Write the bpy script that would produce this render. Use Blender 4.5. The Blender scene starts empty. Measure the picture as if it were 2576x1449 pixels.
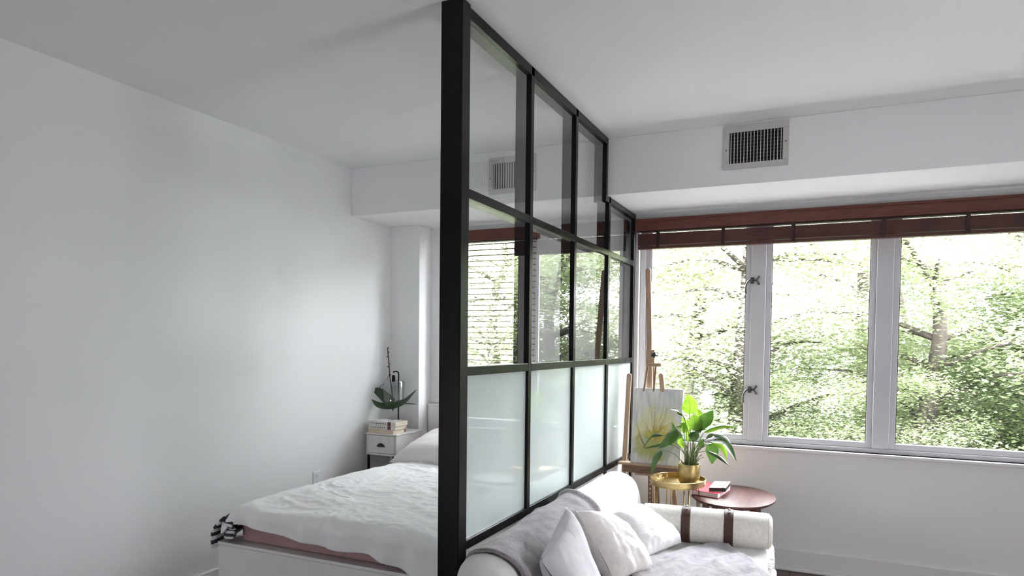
import bpy, bmesh, math, random
from math import sin, cos, pi, sqrt, radians
from mathutils import Vector, Matrix, noise

C = bpy.context.scene.collection
random.seed(7)

# ------------------------------------------------------------------ camera
F_PX, CX, CY = 1735.17, 1288.0, 926.56
YAW, PITCH, ROLL = .429248, -.036258, .010968
CAM = Vector((0, 0, 1.529))
fw = Vector((-sin(YAW)*cos(PITCH), cos(YAW)*cos(PITCH), sin(PITCH)))
r0 = Vector((cos(YAW), sin(YAW), 0)); u0 = r0.cross(fw)
rt = cos(ROLL)*r0 + sin(ROLL)*u0; up = -sin(ROLL)*r0 + cos(ROLL)*u0
cam = bpy.data.cameras.new('camera'); co = bpy.data.objects.new('camera', cam); C.objects.link(co)
co.matrix_world = Matrix(((rt.x, up.x, -fw.x, CAM.x), (rt.y, up.y, -fw.y, CAM.y), (rt.z, up.z, -fw.z, CAM.z), (0, 0, 0, 1)))
cam.sensor_width = 36; cam.lens = F_PX/2576*36; cam.shift_y = (CY-724.5)/2576
cam.clip_start = .05; cam.clip_end = 200
bpy.context.scene.camera = co

# ------------------------------------------------------------------ sky, exposure
SKY = 25.0
w = bpy.data.worlds.new('overcast_sky'); bpy.context.scene.world = w; w.use_nodes = True
nt = w.node_tree; bg = nt.nodes['Background']
bg.inputs['Color'].default_value = (.955, .96, 1.04, 1); bg.inputs['Strength'].default_value = SKY
vs = bpy.context.scene.view_settings
vs.view_transform = 'Standard'; vs.look = 'None'; vs.gamma = 1; vs.use_curve_mapping = False
vs.exposure = .58
bpy.context.scene.cycles.max_bounces = 14
bpy.context.scene.cycles.diffuse_bounces = 8
bpy.context.scene.cycles.transparent_max_bounces = 24
bpy.context.scene.cycles.transmission_bounces = 10
bpy.context.scene.cycles.sample_clamp_indirect = 12

sun = bpy.data.lights.new('hazy_sun', 'SUN'); sun.energy = 8; sun.angle = radians(12); sun.color = (1, .95, .98)
so_ = bpy.data.objects.new('hazy_sun', sun); C.objects.link(so_); so_.rotation_euler = (radians(27), 0, radians(-20))   # from behind the house, over its roof

def portal(name, loc, rot, sx, sy):
    l = bpy.data.lights.new(name, 'AREA'); l.shape = 'RECTANGLE'; l.size = sx; l.size_y = sy
    l.cycles.is_portal = True
    o = bpy.data.objects.new(name, l); C.objects.link(o); o.location = loc; o.rotation_euler = rot
portal('window_portal', (-.09, 5.30, 1.5), (-pi/2, 0, 0), 2.4, 1.5)
portal('bedroom_window_portal', (-2.55, 5.30, 1.5), (-pi/2, 0, 0), 1.1, 1.5)
portal('added_rear_window_portal', (-2.4, -2.72, .58), (pi/2, 0, 0), 1.2, .38)
portal('added_side_window_portal', (2.66, 1.85, 1.25), (0, pi/2, 0), .75, 1.0)

def at(px, py, Y):                       # the point at depth Y (metres from the camera towards the window wall) seen at a photo pixel
    d = rt*((px-CX)/F_PX) - up*((py-CY)/F_PX) + fw
    return CAM + d*(Y/d.y)
def atz(px, py, z):
    d = rt*((px-CX)/F_PX) - up*((py-CY)/F_PX) + fw
    return CAM + d*((z-CAM.z)/d.z)

# ------------------------------------------------------------------ materials
def nodes_of(name):
    m = bpy.data.materials.new(name); m.use_nodes = True
    t = m.node_tree; return m, t, t.nodes['Principled BSDF']
def nn(t, typ, **kw):
    n = t.nodes.new(typ)
    for k, v in kw.items():
        if hasattr(n, k): setattr(n, k, v)
        else: n.inputs[k].default_value = v
    return n
def mat(name, col, rough=.6, metal=0, spec=.5, var=0, vscale=8, bump=0, bscale=40, bdetail=4, bdist=0.0, stretch=None, sheen=0, col2=None, coat=0):
    m, t, b = nodes_of(name)
    b.inputs['Base Color'].default_value = (*col, 1); b.inputs['Roughness'].default_value = rough
    b.inputs['Metallic'].default_value = metal; b.inputs['Specular IOR Level'].default_value = spec
    if sheen: b.inputs['Sheen Weight'].default_value = sheen; b.inputs['Sheen Roughness'].default_value = .5
    if coat: b.inputs['Coat Weight'].default_value = coat; b.inputs['Coat Roughness'].default_value = .1
    tc = nn(t, 'ShaderNodeTexCoord'); mp = nn(t, 'ShaderNodeMapping')
    t.links.new(tc.outputs['Object'], mp.inputs['Vector'])
    if stretch: mp.inputs['Scale'].default_value = stretch
    if var or col2:
        n = nn(t, 'ShaderNodeTexNoise', Scale=vscale, Detail=5.0); t.links.new(mp.outputs[0], n.inputs['Vector'])
        r = nn(t, 'ShaderNodeValToRGB'); t.links.new(n.outputs['Fac'], r.inputs[0])
        c2 = col2 or tuple(min(1, c*(1+var)) for c in col); c1 = tuple(c*(1-var) for c in col) if not col2 else col
        r.color_ramp.elements[0].position = .35; r.color_ramp.elements[1].position = .65
        r.color_ramp.elements[0].color = (*c1, 1); r.color_ramp.elements[1].color = (*c2, 1)
        t.links.new(r.outputs[0], b.inputs['Base Color'])
    if bump:
        n = nn(t, 'ShaderNodeTexNoise', Scale=bscale, Detail=float(bdetail), Distortion=bdist); t.links.new(mp.outputs[0], n.inputs['Vector'])
        bp = nn(t, 'ShaderNodeBump', Strength=bump, Distance=.01); t.links.new(n.outputs['Fac'], bp.inputs['Height'])
        t.links.new(bp.outputs[0], b.inputs['Normal'])
    return m

M = {}
M['wall'] = mat('wall_paint', (.77, .77, .77), .65, spec=.25, bump=.04, bscale=60)
M['ceil'] = mat('ceiling_paint', (.78, .78, .78), .7, spec=.2, bump=.03, bscale=50)
M['trim'] = mat('trim_paint', (.74, .73, .73), .45, bump=.02, bscale=30)
M['frame'] = mat('window_frame_paint', (.60, .60, .62), .4, bump=.03, bscale=25)
M['black'] = mat('black_steel', (.006, .006, .0065), .25, spec=.2)
M['hand'] = mat('dark_bronze', (.10, .095, .085), .4, metal=.7)
M['mahog'] = mat('mahogany_blind', (.085, .022, .014), .4, col2=(.14, .040, .024), vscale=6, stretch=(1, 8, 30), bump=.05, bscale=20)
M['mahogs'] = mat('mahogany_slat', (.055, .016, .011), .45, col2=(.085, .027, .018), vscale=6, stretch=(1, 8, 30))
M['mahogd'] = mat('mahogany_tape', (.035, .012, .01), .7)
M['slat'] = mat('brown_slat', (.085, .055, .042), .45, var=.1)
M['floor'] = mat('dark_floor_wood', (.045, .020, .015), .35, col2=(.085, .040, .028), vscale=3, stretch=(14, 1.2, 8), bump=.05, bscale=12)
M['subfloor'] = mat('floor_joint', (.012, .008, .007), .8)
M['vent'] = mat('vent_enamel', (.50, .49, .46), .45, bump=.02, bscale=60)
M['void'] = mat('duct_shade', (.01, .01, .01), .9)
M['plastic'] = mat('white_plastic', (.75, .75, .76), .35, spec=.5, var=.02)
M['slot'] = mat('socket_slot', (.03, .03, .03), .7)
M['wood'] = mat('beech_wood', (.38, .26, .175), .5, col2=(.48, .345, .24), vscale=5, stretch=(12, 12, 1), bump=.05, bscale=20)
M['woodx'] = mat('beech_wood_dark', (.20, .125, .08), .5, col2=(.28, .18, .115), vscale=5, stretch=(1, 12, 12), bump=.05, bscale=20)
M['walnut'] = mat('walnut_top', (.06, .024, .020), .42, col2=(.10, .044, .036), vscale=4, stretch=(14, 1.5, 4), bump=.03, bscale=14, spec=.35)
M['brass'] = mat('brushed_brass', (.40, .30, .13), .30, metal=1, col2=(.50, .385, .18), vscale=12, stretch=(1, 1, 10), bump=.05, bscale=60)
M['brassd'] = mat('aged_brass', (.36, .27, .12), .4, metal=1, col2=(.55, .42, .17), vscale=30, bump=.08, bscale=90)
M['soil'] = mat('potting_soil', (.03, .02, .013), .9, bump=.6, bscale=120)
M['leafd'] = None
M['leather'] = mat('brown_leather', (.060, .026, .019), .45, var=.15, vscale=20, bump=.12, bscale=150)
M['steel'] = mat('polished_stud', (.75, .72, .68), .2, metal=1)
M['linen'] = mat('natural_linen', (.76, .73, .67), .9, var=.07, vscale=70, bump=.25, bscale=260, stretch=(1, 1, 1), sheen=.2)
M['sofaw'] = mat('white_sofa_cover', (.74, .725, .70), .9, var=.02, vscale=30, bump=.18, bscale=300, sheen=.2)
M['fluff'] = mat('white_fleece', (.77, .755, .735), .95, var=.03, vscale=60, bump=.6, bscale=180, sheen=.4)
M['greyfur'] = mat('grey_plush', (.17, .155, .165), .95, col2=(.30, .275, .285), vscale=16, bump=.5, bscale=140, sheen=.5)
M['greythrow'] = mat('grey_throw', (.27, .25, .265), .95, col2=(.40, .375, .39), vscale=12, bump=.5, bscale=110, sheen=.5)
M['pgrey'] = mat('pale_grey_cotton', (.68, .67, .69), .9, var=.03, vscale=30, bump=.25, bscale=200, sheen=.2)
M['pbeige'] = mat('ivory_linen', (.80, .77, .72), .9, var=.04, vscale=40, bump=.4, bscale=18, bdetail=7, bdist=1.0, sheen=.2)
M['pwhite'] = mat('white_cotton', (.82, .815, .81), .9, bump=.4, bscale=14, bdetail=6, bdist=1.2, sheen=.2)
M['duvet'] = mat('white_duvet', (.86, .86, .86), .9, bump=.28, bscale=9, bdetail=6, bdist=1.8, sheen=.15)
M['bedpil'] = mat('blush_pillowcase', (.72, .67, .66), .9, bump=.3, bscale=12, bdetail=5, bdist=1.0, sheen=.15)
M['pink'] = mat('dusty_pink_sheet', (.42, .27, .27), .9, var=.05, vscale=12, bump=.1, bscale=70)
M['bedw'] = mat('white_bed_laminate', (.76, .75, .73), .5, var=.02)
M['nsw'] = mat('distressed_white_paint', (.66, .64, .61), .55, col2=(.72, .70, .68), vscale=18, bump=.1, bscale=50)
M['nsgap'] = mat('drawer_shade', (.16, .13, .11), .7, var=.3, vscale=60)  # dark colour painting the shade in the gap round the drawer
M['paper'] = mat('book_pages', (.66, .58, .45), .85, var=.1, vscale=20, stretch=(1, 1, 60))
M['bk1'] = mat('cream_book_cover', (.66, .64, .60), .5, var=.04, vscale=25)
M['bk2'] = mat('pale_book_cover', (.70, .67, .63), .5, var=.04, vscale=25)
M['bk3'] = mat('tan_book_cover', (.55, .44, .33), .6, col2=(.62, .52, .42), vscale=30)
M['bklabel'] = mat('maroon_spine_label', (.14, .035, .03), .6)
M['redbk'] = mat('red_book_cover', (.50, .02, .045), .3, var=.06, vscale=10)
M['blush'] = mat('blush_notebook', (.60, .43, .37), .55, var=.03)
M['darkpg'] = mat('black_page_edge', (.035, .018, .018), .6)
M['whitepg'] = mat('white_page_edge', (.78, .70, .70), .7, var=.05, vscale=30, stretch=(1, 1, 60))
M['orch'] = mat('orchid_leaf', (.018, .040, .016), .35, col2=(.03, .06, .022), vscale=14, spec=.5)
M['spike'] = mat('dry_flower_spike', (.03, .022, .015), .7, bump=.2, bscale=80)
M['bark'] = mat('tree_bark', (.045, .035, .028), .9, var=.3, vscale=12, bump=.5, bscale=25, stretch=(1, 1, .2))
M['grass'] = mat('garden_grass', (.13, .16, .08), .9, col2=(.20, .22, .13), vscale=2.5, bump=.3, bscale=30)
M['stucco'] = mat('pale_stucco', (.75, .74, .72), .8, bump=.1, bscale=30)

def glass_mat(name, tint, rough=.0, ior=1.52):
    m = bpy.data.materials.new(name); m.use_nodes = True; t = m.node_tree
    for n in list(t.nodes): t.nodes.remove(n)
    out = nn(t, 'ShaderNodeOutputMaterial'); mx = nn(t, 'ShaderNodeMixShader')
    tr = nn(t, 'ShaderNodeBsdfTransparent'); tr.inputs[0].default_value = (*tint, 1)
    gl = nn(t, 'ShaderNodeBsdfGlossy'); gl.inputs['Roughness'].default_value = rough
    fr = nn(t, 'ShaderNodeFresnel', IOR=ior); ge = nn(t, 'ShaderNodeNewGeometry')
    # both faces of the pane folded into the entry face: 2F/(1+F); the exit face only lets through
    a = nn(t, 'ShaderNodeMath', operation='ADD'); a.inputs[1].default_value = 1
    d = nn(t, 'ShaderNodeMath', operation='DIVIDE'); k = nn(t, 'ShaderNodeMath', operation='MULTIPLY'); k.inputs[1].default_value = 2
    s = nn(t, 'ShaderNodeMath', operation='SUBTRACT'); s.inputs[0].default_value = 1
    q = nn(t, 'ShaderNodeMath', operation='MULTIPLY')
    L = t.links.new
    L(fr.outputs[0], a.inputs[0]); L(fr.outputs[0], k.inputs[0]); L(k.outputs[0], d.inputs[0]); L(a.outputs[0], d.inputs[1])
    L(ge.outputs['Backfacing'], s.inputs[1]); L(d.outputs[0], q.inputs[0]); L(s.outputs[0], q.inputs[1])
    L(q.outputs[0], mx.inputs[0]); L(tr.outputs[0], mx.inputs[1]); L(gl.outputs[0], mx.inputs[2]); L(mx.outputs[0], out.inputs[0])
    return m
M['glass'] = glass_mat('clear_glass', (.97, .98, .975))
M['lampglass'] = glass_mat('lamp_glass', (.90, .915, .92), .03, 1.75)
def frosted_mat():
    m = bpy.data.materials.new('frosted_glass'); m.use_nodes = True; t = m.node_tree; L = t.links.new
    for n in list(t.nodes): t.nodes.remove(n)
    out = nn(t, 'ShaderNodeOutputMaterial')
    tl = nn(t, 'ShaderNodeBsdfTranslucent'); tl.inputs[0].default_value = (.86, .95, .93, 1)
    df = nn(t, 'ShaderNodeBsdfDiffuse'); df.inputs[0].default_value = (.80, .88, .86, 1)
    mx = nn(t, 'ShaderNodeMixShader'); mx.inputs[0].default_value = .42
    L(tl.outputs[0], mx.inputs[1]); L(df.outputs[0], mx.inputs[2])
    gl = nn(t, 'ShaderNodeBsdfGlossy'); gl.inputs['Roughness'].default_value = .03
    fr = nn(t, 'ShaderNodeFresnel', IOR=1.5); m2 = nn(t, 'ShaderNodeMixShader')
    L(fr.outputs[0], m2.inputs[0]); L(mx.outputs[0], m2.inputs[1]); L(gl.outputs[0], m2.inputs[2])
    tr = nn(t, 'ShaderNodeBsdfTransparent'); ge = nn(t, 'ShaderNodeNewGeometry'); m3 = nn(t, 'ShaderNodeMixShader')
    L(ge.outputs['Backfacing'], m3.inputs[0]); L(m2.outputs[0], m3.inputs[1]); L(tr.outputs[0], m3.inputs[2]); L(m3.outputs[0], out.inputs[0])
    return m
M['frost'] = frosted_mat()
def leaf_mat(name, c1, c2, trans=.45, rough=.4, scale=3.0, tcol=None, spec=.4):
    m, t, b = nodes_of(name); L = t.links.new
    tc = nn(t, 'ShaderNodeTexCoord'); n = nn(t, 'ShaderNodeTexNoise', Scale=scale, Detail=4.0); L(tc.outputs['Object'], n.inputs['Vector'])
    r = nn(t, 'ShaderNodeValToRGB'); L(n.outputs['Fac'], r.inputs[0])
    r.color_ramp.elements[0].position = .35; r.color_ramp.elements[1].position = .65
    r.color_ramp.elements[0].color = (*c1, 1); r.color_ramp.elements[1].color = (*c2, 1)
    L(r.outputs[0], b.inputs['Base Color']); b.inputs['Roughness'].default_value = rough; b.inputs['Specular IOR Level'].default_value = spec
    tl = nn(t, 'ShaderNodeBsdfTranslucent')
    if tcol: tl.inputs[0].default_value = (*tcol, 1)
    else: L(r.outputs[0], tl.inputs[0])
    mx = nn(t, 'ShaderNodeMixShader'); mx.inputs[0].default_value = trans
    L(b.outputs[0], mx.inputs[1]); L(tl.outputs[0], mx.inputs[2]); L(mx.outputs[0], t.nodes['Material Output'].inputs[0])
    return m
M['leafd'] = leaf_mat('lily_leaf', (.014, .036, .010), (.032, .075, .018), .22, .28, 12, (.10, .24, .02), .6)
M['leaflit'] = leaf_mat('backlit_young_leaf', (.05, .13, .015), (.09, .20, .03), .5, .32, 12, (.30, .52, .04), .5)  # newer leaves, with backlight put into their lighter green
M['stem'] = leaf_mat('lily_stem', (.10, .16, .05), (.16, .22, .08), .1, .5, 20)
M['tree'] = leaf_mat('tree_leaf', (.03, .05, .018), (.085, .115, .045), .35, .6, .9, (.10, .14, .05), .2)
M['tree2'] = leaf_mat('tree_leaf_pale', (.30, .35, .21), (.54, .57, .43), .55, .6, .9, (.54, .58, .40), .2)
M['tree3'] = leaf_mat('tree_leaf_mid', (.13, .17, .085), (.29, .33, .19), .45, .6, .9, (.32, .38, .20), .2)

def stripe_mat():
    m, t, b = nodes_of('black_white_stripe'); L = t.links.new
    tc = nn(t, 'ShaderNodeTexCoord'); sp = nn(t, 'ShaderNodeSeparateXYZ'); L(tc.outputs['UV'], sp.inputs[0])
    mu = nn(t, 'ShaderNodeMath', operation='MULTIPLY'); mu.inputs[1].default_value = 4.0; L(sp.outputs['Y'], mu.inputs[0])
    fr = nn(t, 'ShaderNodeMath', operation='FRACT'); L(mu.outputs[0], fr.inputs[0])
    gt = nn(t, 'ShaderNodeMath', operation='GREATER_THAN'); gt.inputs[1].default_value = .5; L(fr.outputs[0], gt.inputs[0])
    mx = nn(t, 'ShaderNodeMix', data_type='RGBA'); L(gt.outputs[0], mx.inputs['Factor'])
    mx.inputs[6].default_value = (.035, .036, .045, 1); mx.inputs[7].default_value = (.72, .71, .72, 1)
    L(mx.outputs[2], b.inputs['Base Color']); b.inputs['Roughness'].default_value = .9
    return m
M['stripe'] = stripe_mat()
def canvas_mat():
    m, t, b = nodes_of('abstract_paint'); L = t.links.new
    tc = nn(t, 'ShaderNodeTexCoord'); b.inputs['Roughness'].default_value = .75
    sp = nn(t, 'ShaderNodeSeparateXYZ'); L(tc.outputs['UV'], sp.inputs[0])
    wn = nn(t, 'ShaderNodeTexNoise', Scale=3.5, Detail=6.0, Distortion=1.6); L(tc.outputs['UV'], wn.inputs['Vector'])
    wn2 = nn(t, 'ShaderNodeTexNoise', Scale=9.0, Detail=5.0, Distortion=2.5); L(tc.outputs['UV'], wn2.inputs['Vector'])
    # ground: warm grey to white, upright streaks
    mp = nn(t, 'ShaderNodeMapping'); mp.inputs['Scale'].default_value = (9, 1.6, 1); L(tc.outputs['UV'], mp.inputs['Vector'])
    n3 = nn(t, 'ShaderNodeTexNoise', Scale=1.6, Detail=4.0); L(mp.outputs[0], n3.inputs['Vector'])
    g = nn(t, 'ShaderNodeValToRGB'); L(n3.outputs['Fac'], g.inputs[0])
    g.color_ramp.elements[0].color = (.50, .50, .52, 1); g.color_ramp.elements[1].color = (.76, .73, .66, 1)
    g.color_ramp.elements[0].position = .3; g.color_ramp.elements[1].position = .7
    # blotch round (u .45, v .38)
    def blot(cx, cy, rx, ry, amp):
        sx = nn(t, 'ShaderNodeMath', operation='SUBTRACT'); sx.inputs[1].default_value = cx; L(sp.outputs['X'], sx.inputs[0])
        sy = nn(t, 'ShaderNodeMath', operation='SUBTRACT'); sy.inputs[1].default_value = cy; L(sp.outputs['Y'], sy.inputs[0])
        dx = nn(t, 'ShaderNodeMath', operation='DIVIDE'); dx.inputs[1].default_value = rx; L(sx.outputs[0], dx.inputs[0])
        dy = nn(t, 'ShaderNodeMath', operation='DIVIDE'); dy.inputs[1].default_value = ry; L(sy.outputs[0], dy.inputs[0])
        px = nn(t, 'ShaderNodeMath', operation='MULTIPLY'); L(dx.outputs[0], px.inputs[0]); L(dx.outputs[0], px.inputs[1])
        py = nn(t, 'ShaderNodeMath', operation='MULTIPLY'); L(dy.outputs[0], py.inputs[0]); L(dy.outputs[0], py.inputs[1])
        ad = nn(t, 'ShaderNodeMath', operation='ADD'); L(px.outputs[0], ad.inputs[0]); L(py.outputs[0], ad.inputs[1])
        na = nn(t, 'ShaderNodeMath', operation='MULTIPLY_ADD'); na.inputs[1].default_value = amp; na.inputs[2].default_value = -amp/2
        L(wn.outputs['Fac'], na.inputs[0])
        a2 = nn(t, 'ShaderNodeMath', operation='ADD'); L(ad.outputs[0], a2.inputs[0]); L(na.outputs[0], a2.inputs[1])
        rr = nn(t, 'ShaderNodeValToRGB'); L(a2.outputs[0], rr.inputs[0])
        rr.color_ramp.elements[0].position = .25; rr.color_ramp.elements[1].position = .95
        rr.color_ramp.elements[0].color = (1, 1, 1, 1); rr.color_ramp.elements[1].color = (0, 0, 0, 1)
        return rr.outputs[0]
    def over(base, fac, col, k=1.0):
        f = nn(t, 'ShaderNodeMath', operation='MULTIPLY'); f.inputs[1].default_value = k; L(fac, f.inputs[0])
        mx = nn(t, 'ShaderNodeMix', data_type='RGBA'); L(f.outputs[0], mx.inputs['Factor']); L(base, mx.inputs[6])
        mx.inputs[7].default_value = (*col, 1); return mx.outputs[2]
    c = over(g.outputs[0], blot(.50, .46, .52, .36, 2.4), (.70, .64, .33), .75)
    c = over(c, blot(.46, .24, .46, .24, 2.6), (.38, .39, .13), 1.0)
    c = over(c, blot(.60, .40, .30, .12, 3.0), (.60, .49, .06), .9)
    c = over(c, blot(.72, .18, .20, .10, 2.0), (.40, .43, .46), .7)
    c = over(c, blot(.24, .30, .09, .07, 1.5), (.55, .57, .55), .45)
    L(c, b.inputs['Base Color'])
    return m
M['paint'] = canvas_mat()
M['canvas'] = mat('canvas_cloth', (.74, .72, .70), .85, bump=.2, bscale=300)
M['stroke'] = mat('ochre_stroke', (.42, .33, .12), .6, var=.3, vscale=30)
M['ink'] = mat('printed_ink', (.12, .07, .04), .7)
M['bulb'] = mat('clear_bulb', (.6, .6, .6), .15, spec=.6)
M['votive'] = mat('rose_votive', (.32, .22, .20), .3, var=.1)

# ------------------------------------------------------------------ mesh helpers
WL = {}                                  # world location of every object's origin
class MB:
    def __init__(s): s.v = []; s.f = []; s.uv = None
    def box(s, x0, x1, y0, y1, z0, z1):
        b = len(s.v); s.v += [(x, y, z) for z in (z0, z1) for y in (y0, y1) for x in (x0, x1)]
        s.f += [tuple(b+i for i in q) for q in ((0, 2, 3, 1), (4, 5, 7, 6), (0, 1, 5, 4), (2, 6, 7, 3), (0, 4, 6, 2), (1, 3, 7, 5))]
        return s
    def hexa(s, p):                      # eight corners: bottom ring of four, then top ring of four
        b = len(s.v); s.v += [tuple(q) for q in p]
        s.f += [tuple(b+i for i in q) for q in ((3, 2, 1, 0), (4, 5, 6, 7), (0, 1, 5, 4), (1, 2, 6, 5), (2, 3, 7, 6), (3, 0, 4, 7))]
        return s
    def bar(s, a, b_, wx, wy, side=Vector((1, 0, 0)), wx2=None, wy2=None):   # rectangular bar a -> b_
        a = Vector(a); b_ = Vector(b_); d = (b_-a).normalized(); x = (side - d*side.dot(d)).normalized(); y = d.cross(x)
        wx2 = wx2 or wx; wy2 = wy2 or wy
        return s.hexa([a+x*i*wx/2+y*j*wy/2 for i, j in ((-1, -1), (1, -1), (1, 1), (-1, 1))] + [b_+x*i*wx2/2+y*j*wy2/2 for i, j in ((-1, -1), (1, -1), (1, 1), (-1, 1))])
    def tube(s, path, rad, n=10, cap=True):
        path = [Vector(p) for p in path]; m = len(path)
        rad = rad if isinstance(rad, (list, tuple)) else [rad]*m
        b = len(s.v); ref = None
        for i, p in enumerate(path):
            d = (path[min(i+1, m-1)]-path[max(i-1, 0)]).normalized()
            if ref is None: ref = d.orthogonal().normalized()
            ref = (ref-d*ref.dot(d)).normalized(); o = d.cross(ref)
            for k in range(n):
                a = 2*pi*k/n; s.v.append(tuple(p+(ref*cos(a)+o*sin(a))*rad[i]))
        for i in range(m-1):
            for k in range(n):
                k2 = (k+1) % n; s.f.append((b+i*n+k, b+i*n+k2, b+(i+1)*n+k2, b+(i+1)*n+k))
        if cap:
            s.f.append(tuple(b+k for k in range(n))[::-1]); s.f.append(tuple(b+(m-1)*n+k for k in range(n)))
        return s
    def lathe(s, prof, c, n=40, sx=1, sy=1, close=False):    # profile (r, z) about a vertical axis
        b = len(s.v); m = len(prof)
        for r, z in prof:
            for k in range(n):
                a = 2*pi*k/n; s.v.append((c[0]+r*cos(a)*sx, c[1]+r*sin(a)*sy, c[2]+z))
        for i in range(m-1 + (1 if close else 0)):
            i2 = (i+1) % m
            for k in range(n):
                k2 = (k+1) % n; s.f.append((b+i*n+k, b+i*n+k2, b+i2*n+k2, b+i2*n+k))
        if not close:
            s.f.append(tuple(b+k for k in range(n))[::-1]); s.f.append(tuple(b+(m-1)*n+k for k in range(n)))
        return s
    def grid(s, fn, nu, nv, uv=False):
        b = len(s.v)
        for j in range(nv+1):
            for i in range(nu+1): s.v.append(tuple(fn(i/nu, j/nv)))
        for j in range(nv):
            for i in range(nu):
                a = b+j*(nu+1)+i; s.f.append((a, a+1, a+nu+2, a+nu+1))
        if uv: s.uv = [(i/nu, j/nv) for j in range(nv+1) for i in range(nu+1)]
        return s
    def build(s, name, m, parent=None, origin=None, smooth=False, bevel=0, sub=0, solid=0, seg=2, angle=None, uvs=None, flip=False):
        pw = WL.get(parent.name, Vector()) if parent else Vector()
        if origin is None:
            if parent: origin = pw
            else:
                lo = [min(q[i] for q in s.v) for i in range(3)]; hi = [max(q[i] for q in s.v) for i in range(3)]
                origin = Vector(((lo[0]+hi[0])/2, (lo[1]+hi[1])/2, lo[2]))
        origin = Vector(origin)
        me = bpy.data.meshes.new(name)
        me.from_pydata([(q[0]-origin.x, q[1]-origin.y, q[2]-origin.z) for q in s.v], [], s.f); me.validate()
        if s.uv:
            ul = me.uv_layers.new(name='UVMap')
            for lp in me.loops: ul.data[lp.index].uv = s.uv[lp.vertex_index]
        me.materials.append(M[m] if isinstance(m, str) else m)
        bm = bmesh.new(); bm.from_mesh(me)
        if not flip: bmesh.ops.recalc_face_normals(bm, faces=bm.faces)
        bm.to_mesh(me); bm.free()
        o = bpy.data.objects.new(name, me); C.objects.link(o)
        if parent: o.parent = parent
        o.location = origin-pw; WL[o.name] = origin
        if smooth:
            me.polygons.foreach_set('use_smooth', [True]*len(me.polygons))
        if solid:
            md = o.modifiers.new('thickness', 'SOLIDIFY'); md.thickness = solid; md.offset = 0
        if bevel:
            md = o.modifiers.new('bevel', 'BEVEL'); md.width = bevel; md.segments = seg; md.limit_method = 'ANGLE'; md.angle_limit = radians(40)
        if sub:
            md = o.modifiers.new('subdivision', 'SUBSURF'); md.levels = sub; md.render_levels = sub
        if angle and smooth:
            me.set_sharp_from_angle(angle=radians(angle))
        return o

def tag(o, label=None, cat=None, group=None, kind=None):
    if label: o['label'] = label
    if cat: o['category'] = cat
    if group: o['group'] = group
    if kind: o['kind'] = kind
    return o
def thing(name, loc, label, cat, group=None, kind=None):
    o = bpy.data.objects.new(name, None); C.objects.link(o); o.location = loc; o.empty_display_size = .1
    WL[o.name] = Vector(loc); return tag(o, label, cat, group, kind)
def clone(o, parent, loc_world):         # one more piece sharing mesh data
    c = o.copy(); C.objects.link(c); c.parent = parent
    pw = WL[parent.name] if parent else Vector()
    c.location = Vector(loc_world)-pw; WL[c.name] = Vector(loc_world); return c
def struct(o, label=None): return tag(o, label, None, None, 'structure')
def smooth_step(a, b, x):
    t = max(0, min(1, (x-a)/(b-a))); return t*t*(3-2*t)
def nz(x, y, z=0.0, s=1.0): return noise.noise(Vector((x*s, y*s, z*s)))
def bez(p, n):                           # Catmull-Rom through the points
    p = [Vector(q) for q in p]; p = [2*p[0]-p[1]] + p + [2*p[-1]-p[-2]]; out = []
    segs = len(p)-3
    for k in range(n+1):
        u = k/n*segs; i = min(int(u), segs-1); t = u-i; a, b, c, d = p[i:i+4]
        out.append(.5*((2*b)+(c-a)*t+(2*a-5*b+4*c-d)*t*t+(3*b-a-3*c+d)*t*t*t))
    return out

# ================================================================== SETTING
ZC, ZS, YS = 2.849, 2.487, 4.32          # ceiling, soffit underside, soffit face
YW = 5.04                                # window wall face
XL, XR, YB = -3.348, 2.55, -2.6
YO = 5.30                                # outer face of the window wall

W1 = (-1.285, 1.20, .835, 2.44)          # right-hand window opening x0 x1 z0 z1
W2 = (-2.86, -2.10, .835, 2.44)          # bedroom window opening
b = MB()
b.box(XL-.2, W2[0], YW, YO, 0, ZC); b.box(W2[1], W1[0], YW, YO, 0, ZC); b.box(W1[1], XR+.2, YW, YO, 0, ZC)
for x0, x1, z0, z1 in (W1, W2):
    b.box(x0, x1, YW, YO, 0, z0); b.box(x0, x1, YW, YO, z1, ZC)
struct(b.build('wall_back', 'wall'), 'white painted wall pierced by the two windows')
struct(MB().box(XL-.2, XL, YB-.2, YW, 0, ZC).build('wall_left', 'wall'), 'bare white bedroom wall')
b = MB(); b.box(XR, XR+.2, YB, 1.4, 0, ZC); b.box(XR, XR+.2, 2.3, YW, 0, ZC); b.box(XR, XR+.2, 1.4, 2.3, 0, .9); b.box(XR, XR+.2, 1.4, 2.3, 1.6, ZC)
struct(b.build('wall_right', 'wall'), 'white living room side wall')
b = MB(); b.box(XL, -3.0, YB-.2, YB, 0, ZC); b.box(-1.8, XR+.2, YB-.2, YB, 0, ZC); b.box(-3.0, -1.8, YB-.2, YB, 0, .4); b.box(-3.0, -1.8, YB-.2, YB, .75, ZC)
struct(b.build('wall_front', 'wall'), 'white wall behind the viewer')
struct(MB().box(XL-.2, XR+.2, YB-.2, YO, ZC, ZC+.2).build('ceiling', 'ceil'), 'smooth white ceiling')
struct(MB().box(XL, XR, YS, YW, ZS, ZC).build('trim_1', 'ceil', bevel=.004), 'boxed white soffit along the window wall')
struct(MB().box(XL, -3.065, 4.85, YW, 0, ZS).build('trim_2', 'wall', bevel=.004), 'white pilaster in the bedroom corner')
fl = struct(MB().box(XL-.2, XR+.2, YB-.2, YO, -.12, -.012).build('floor', 'floor'), 'dark brown wood plank floor')
pw_, first = .118, None
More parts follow.
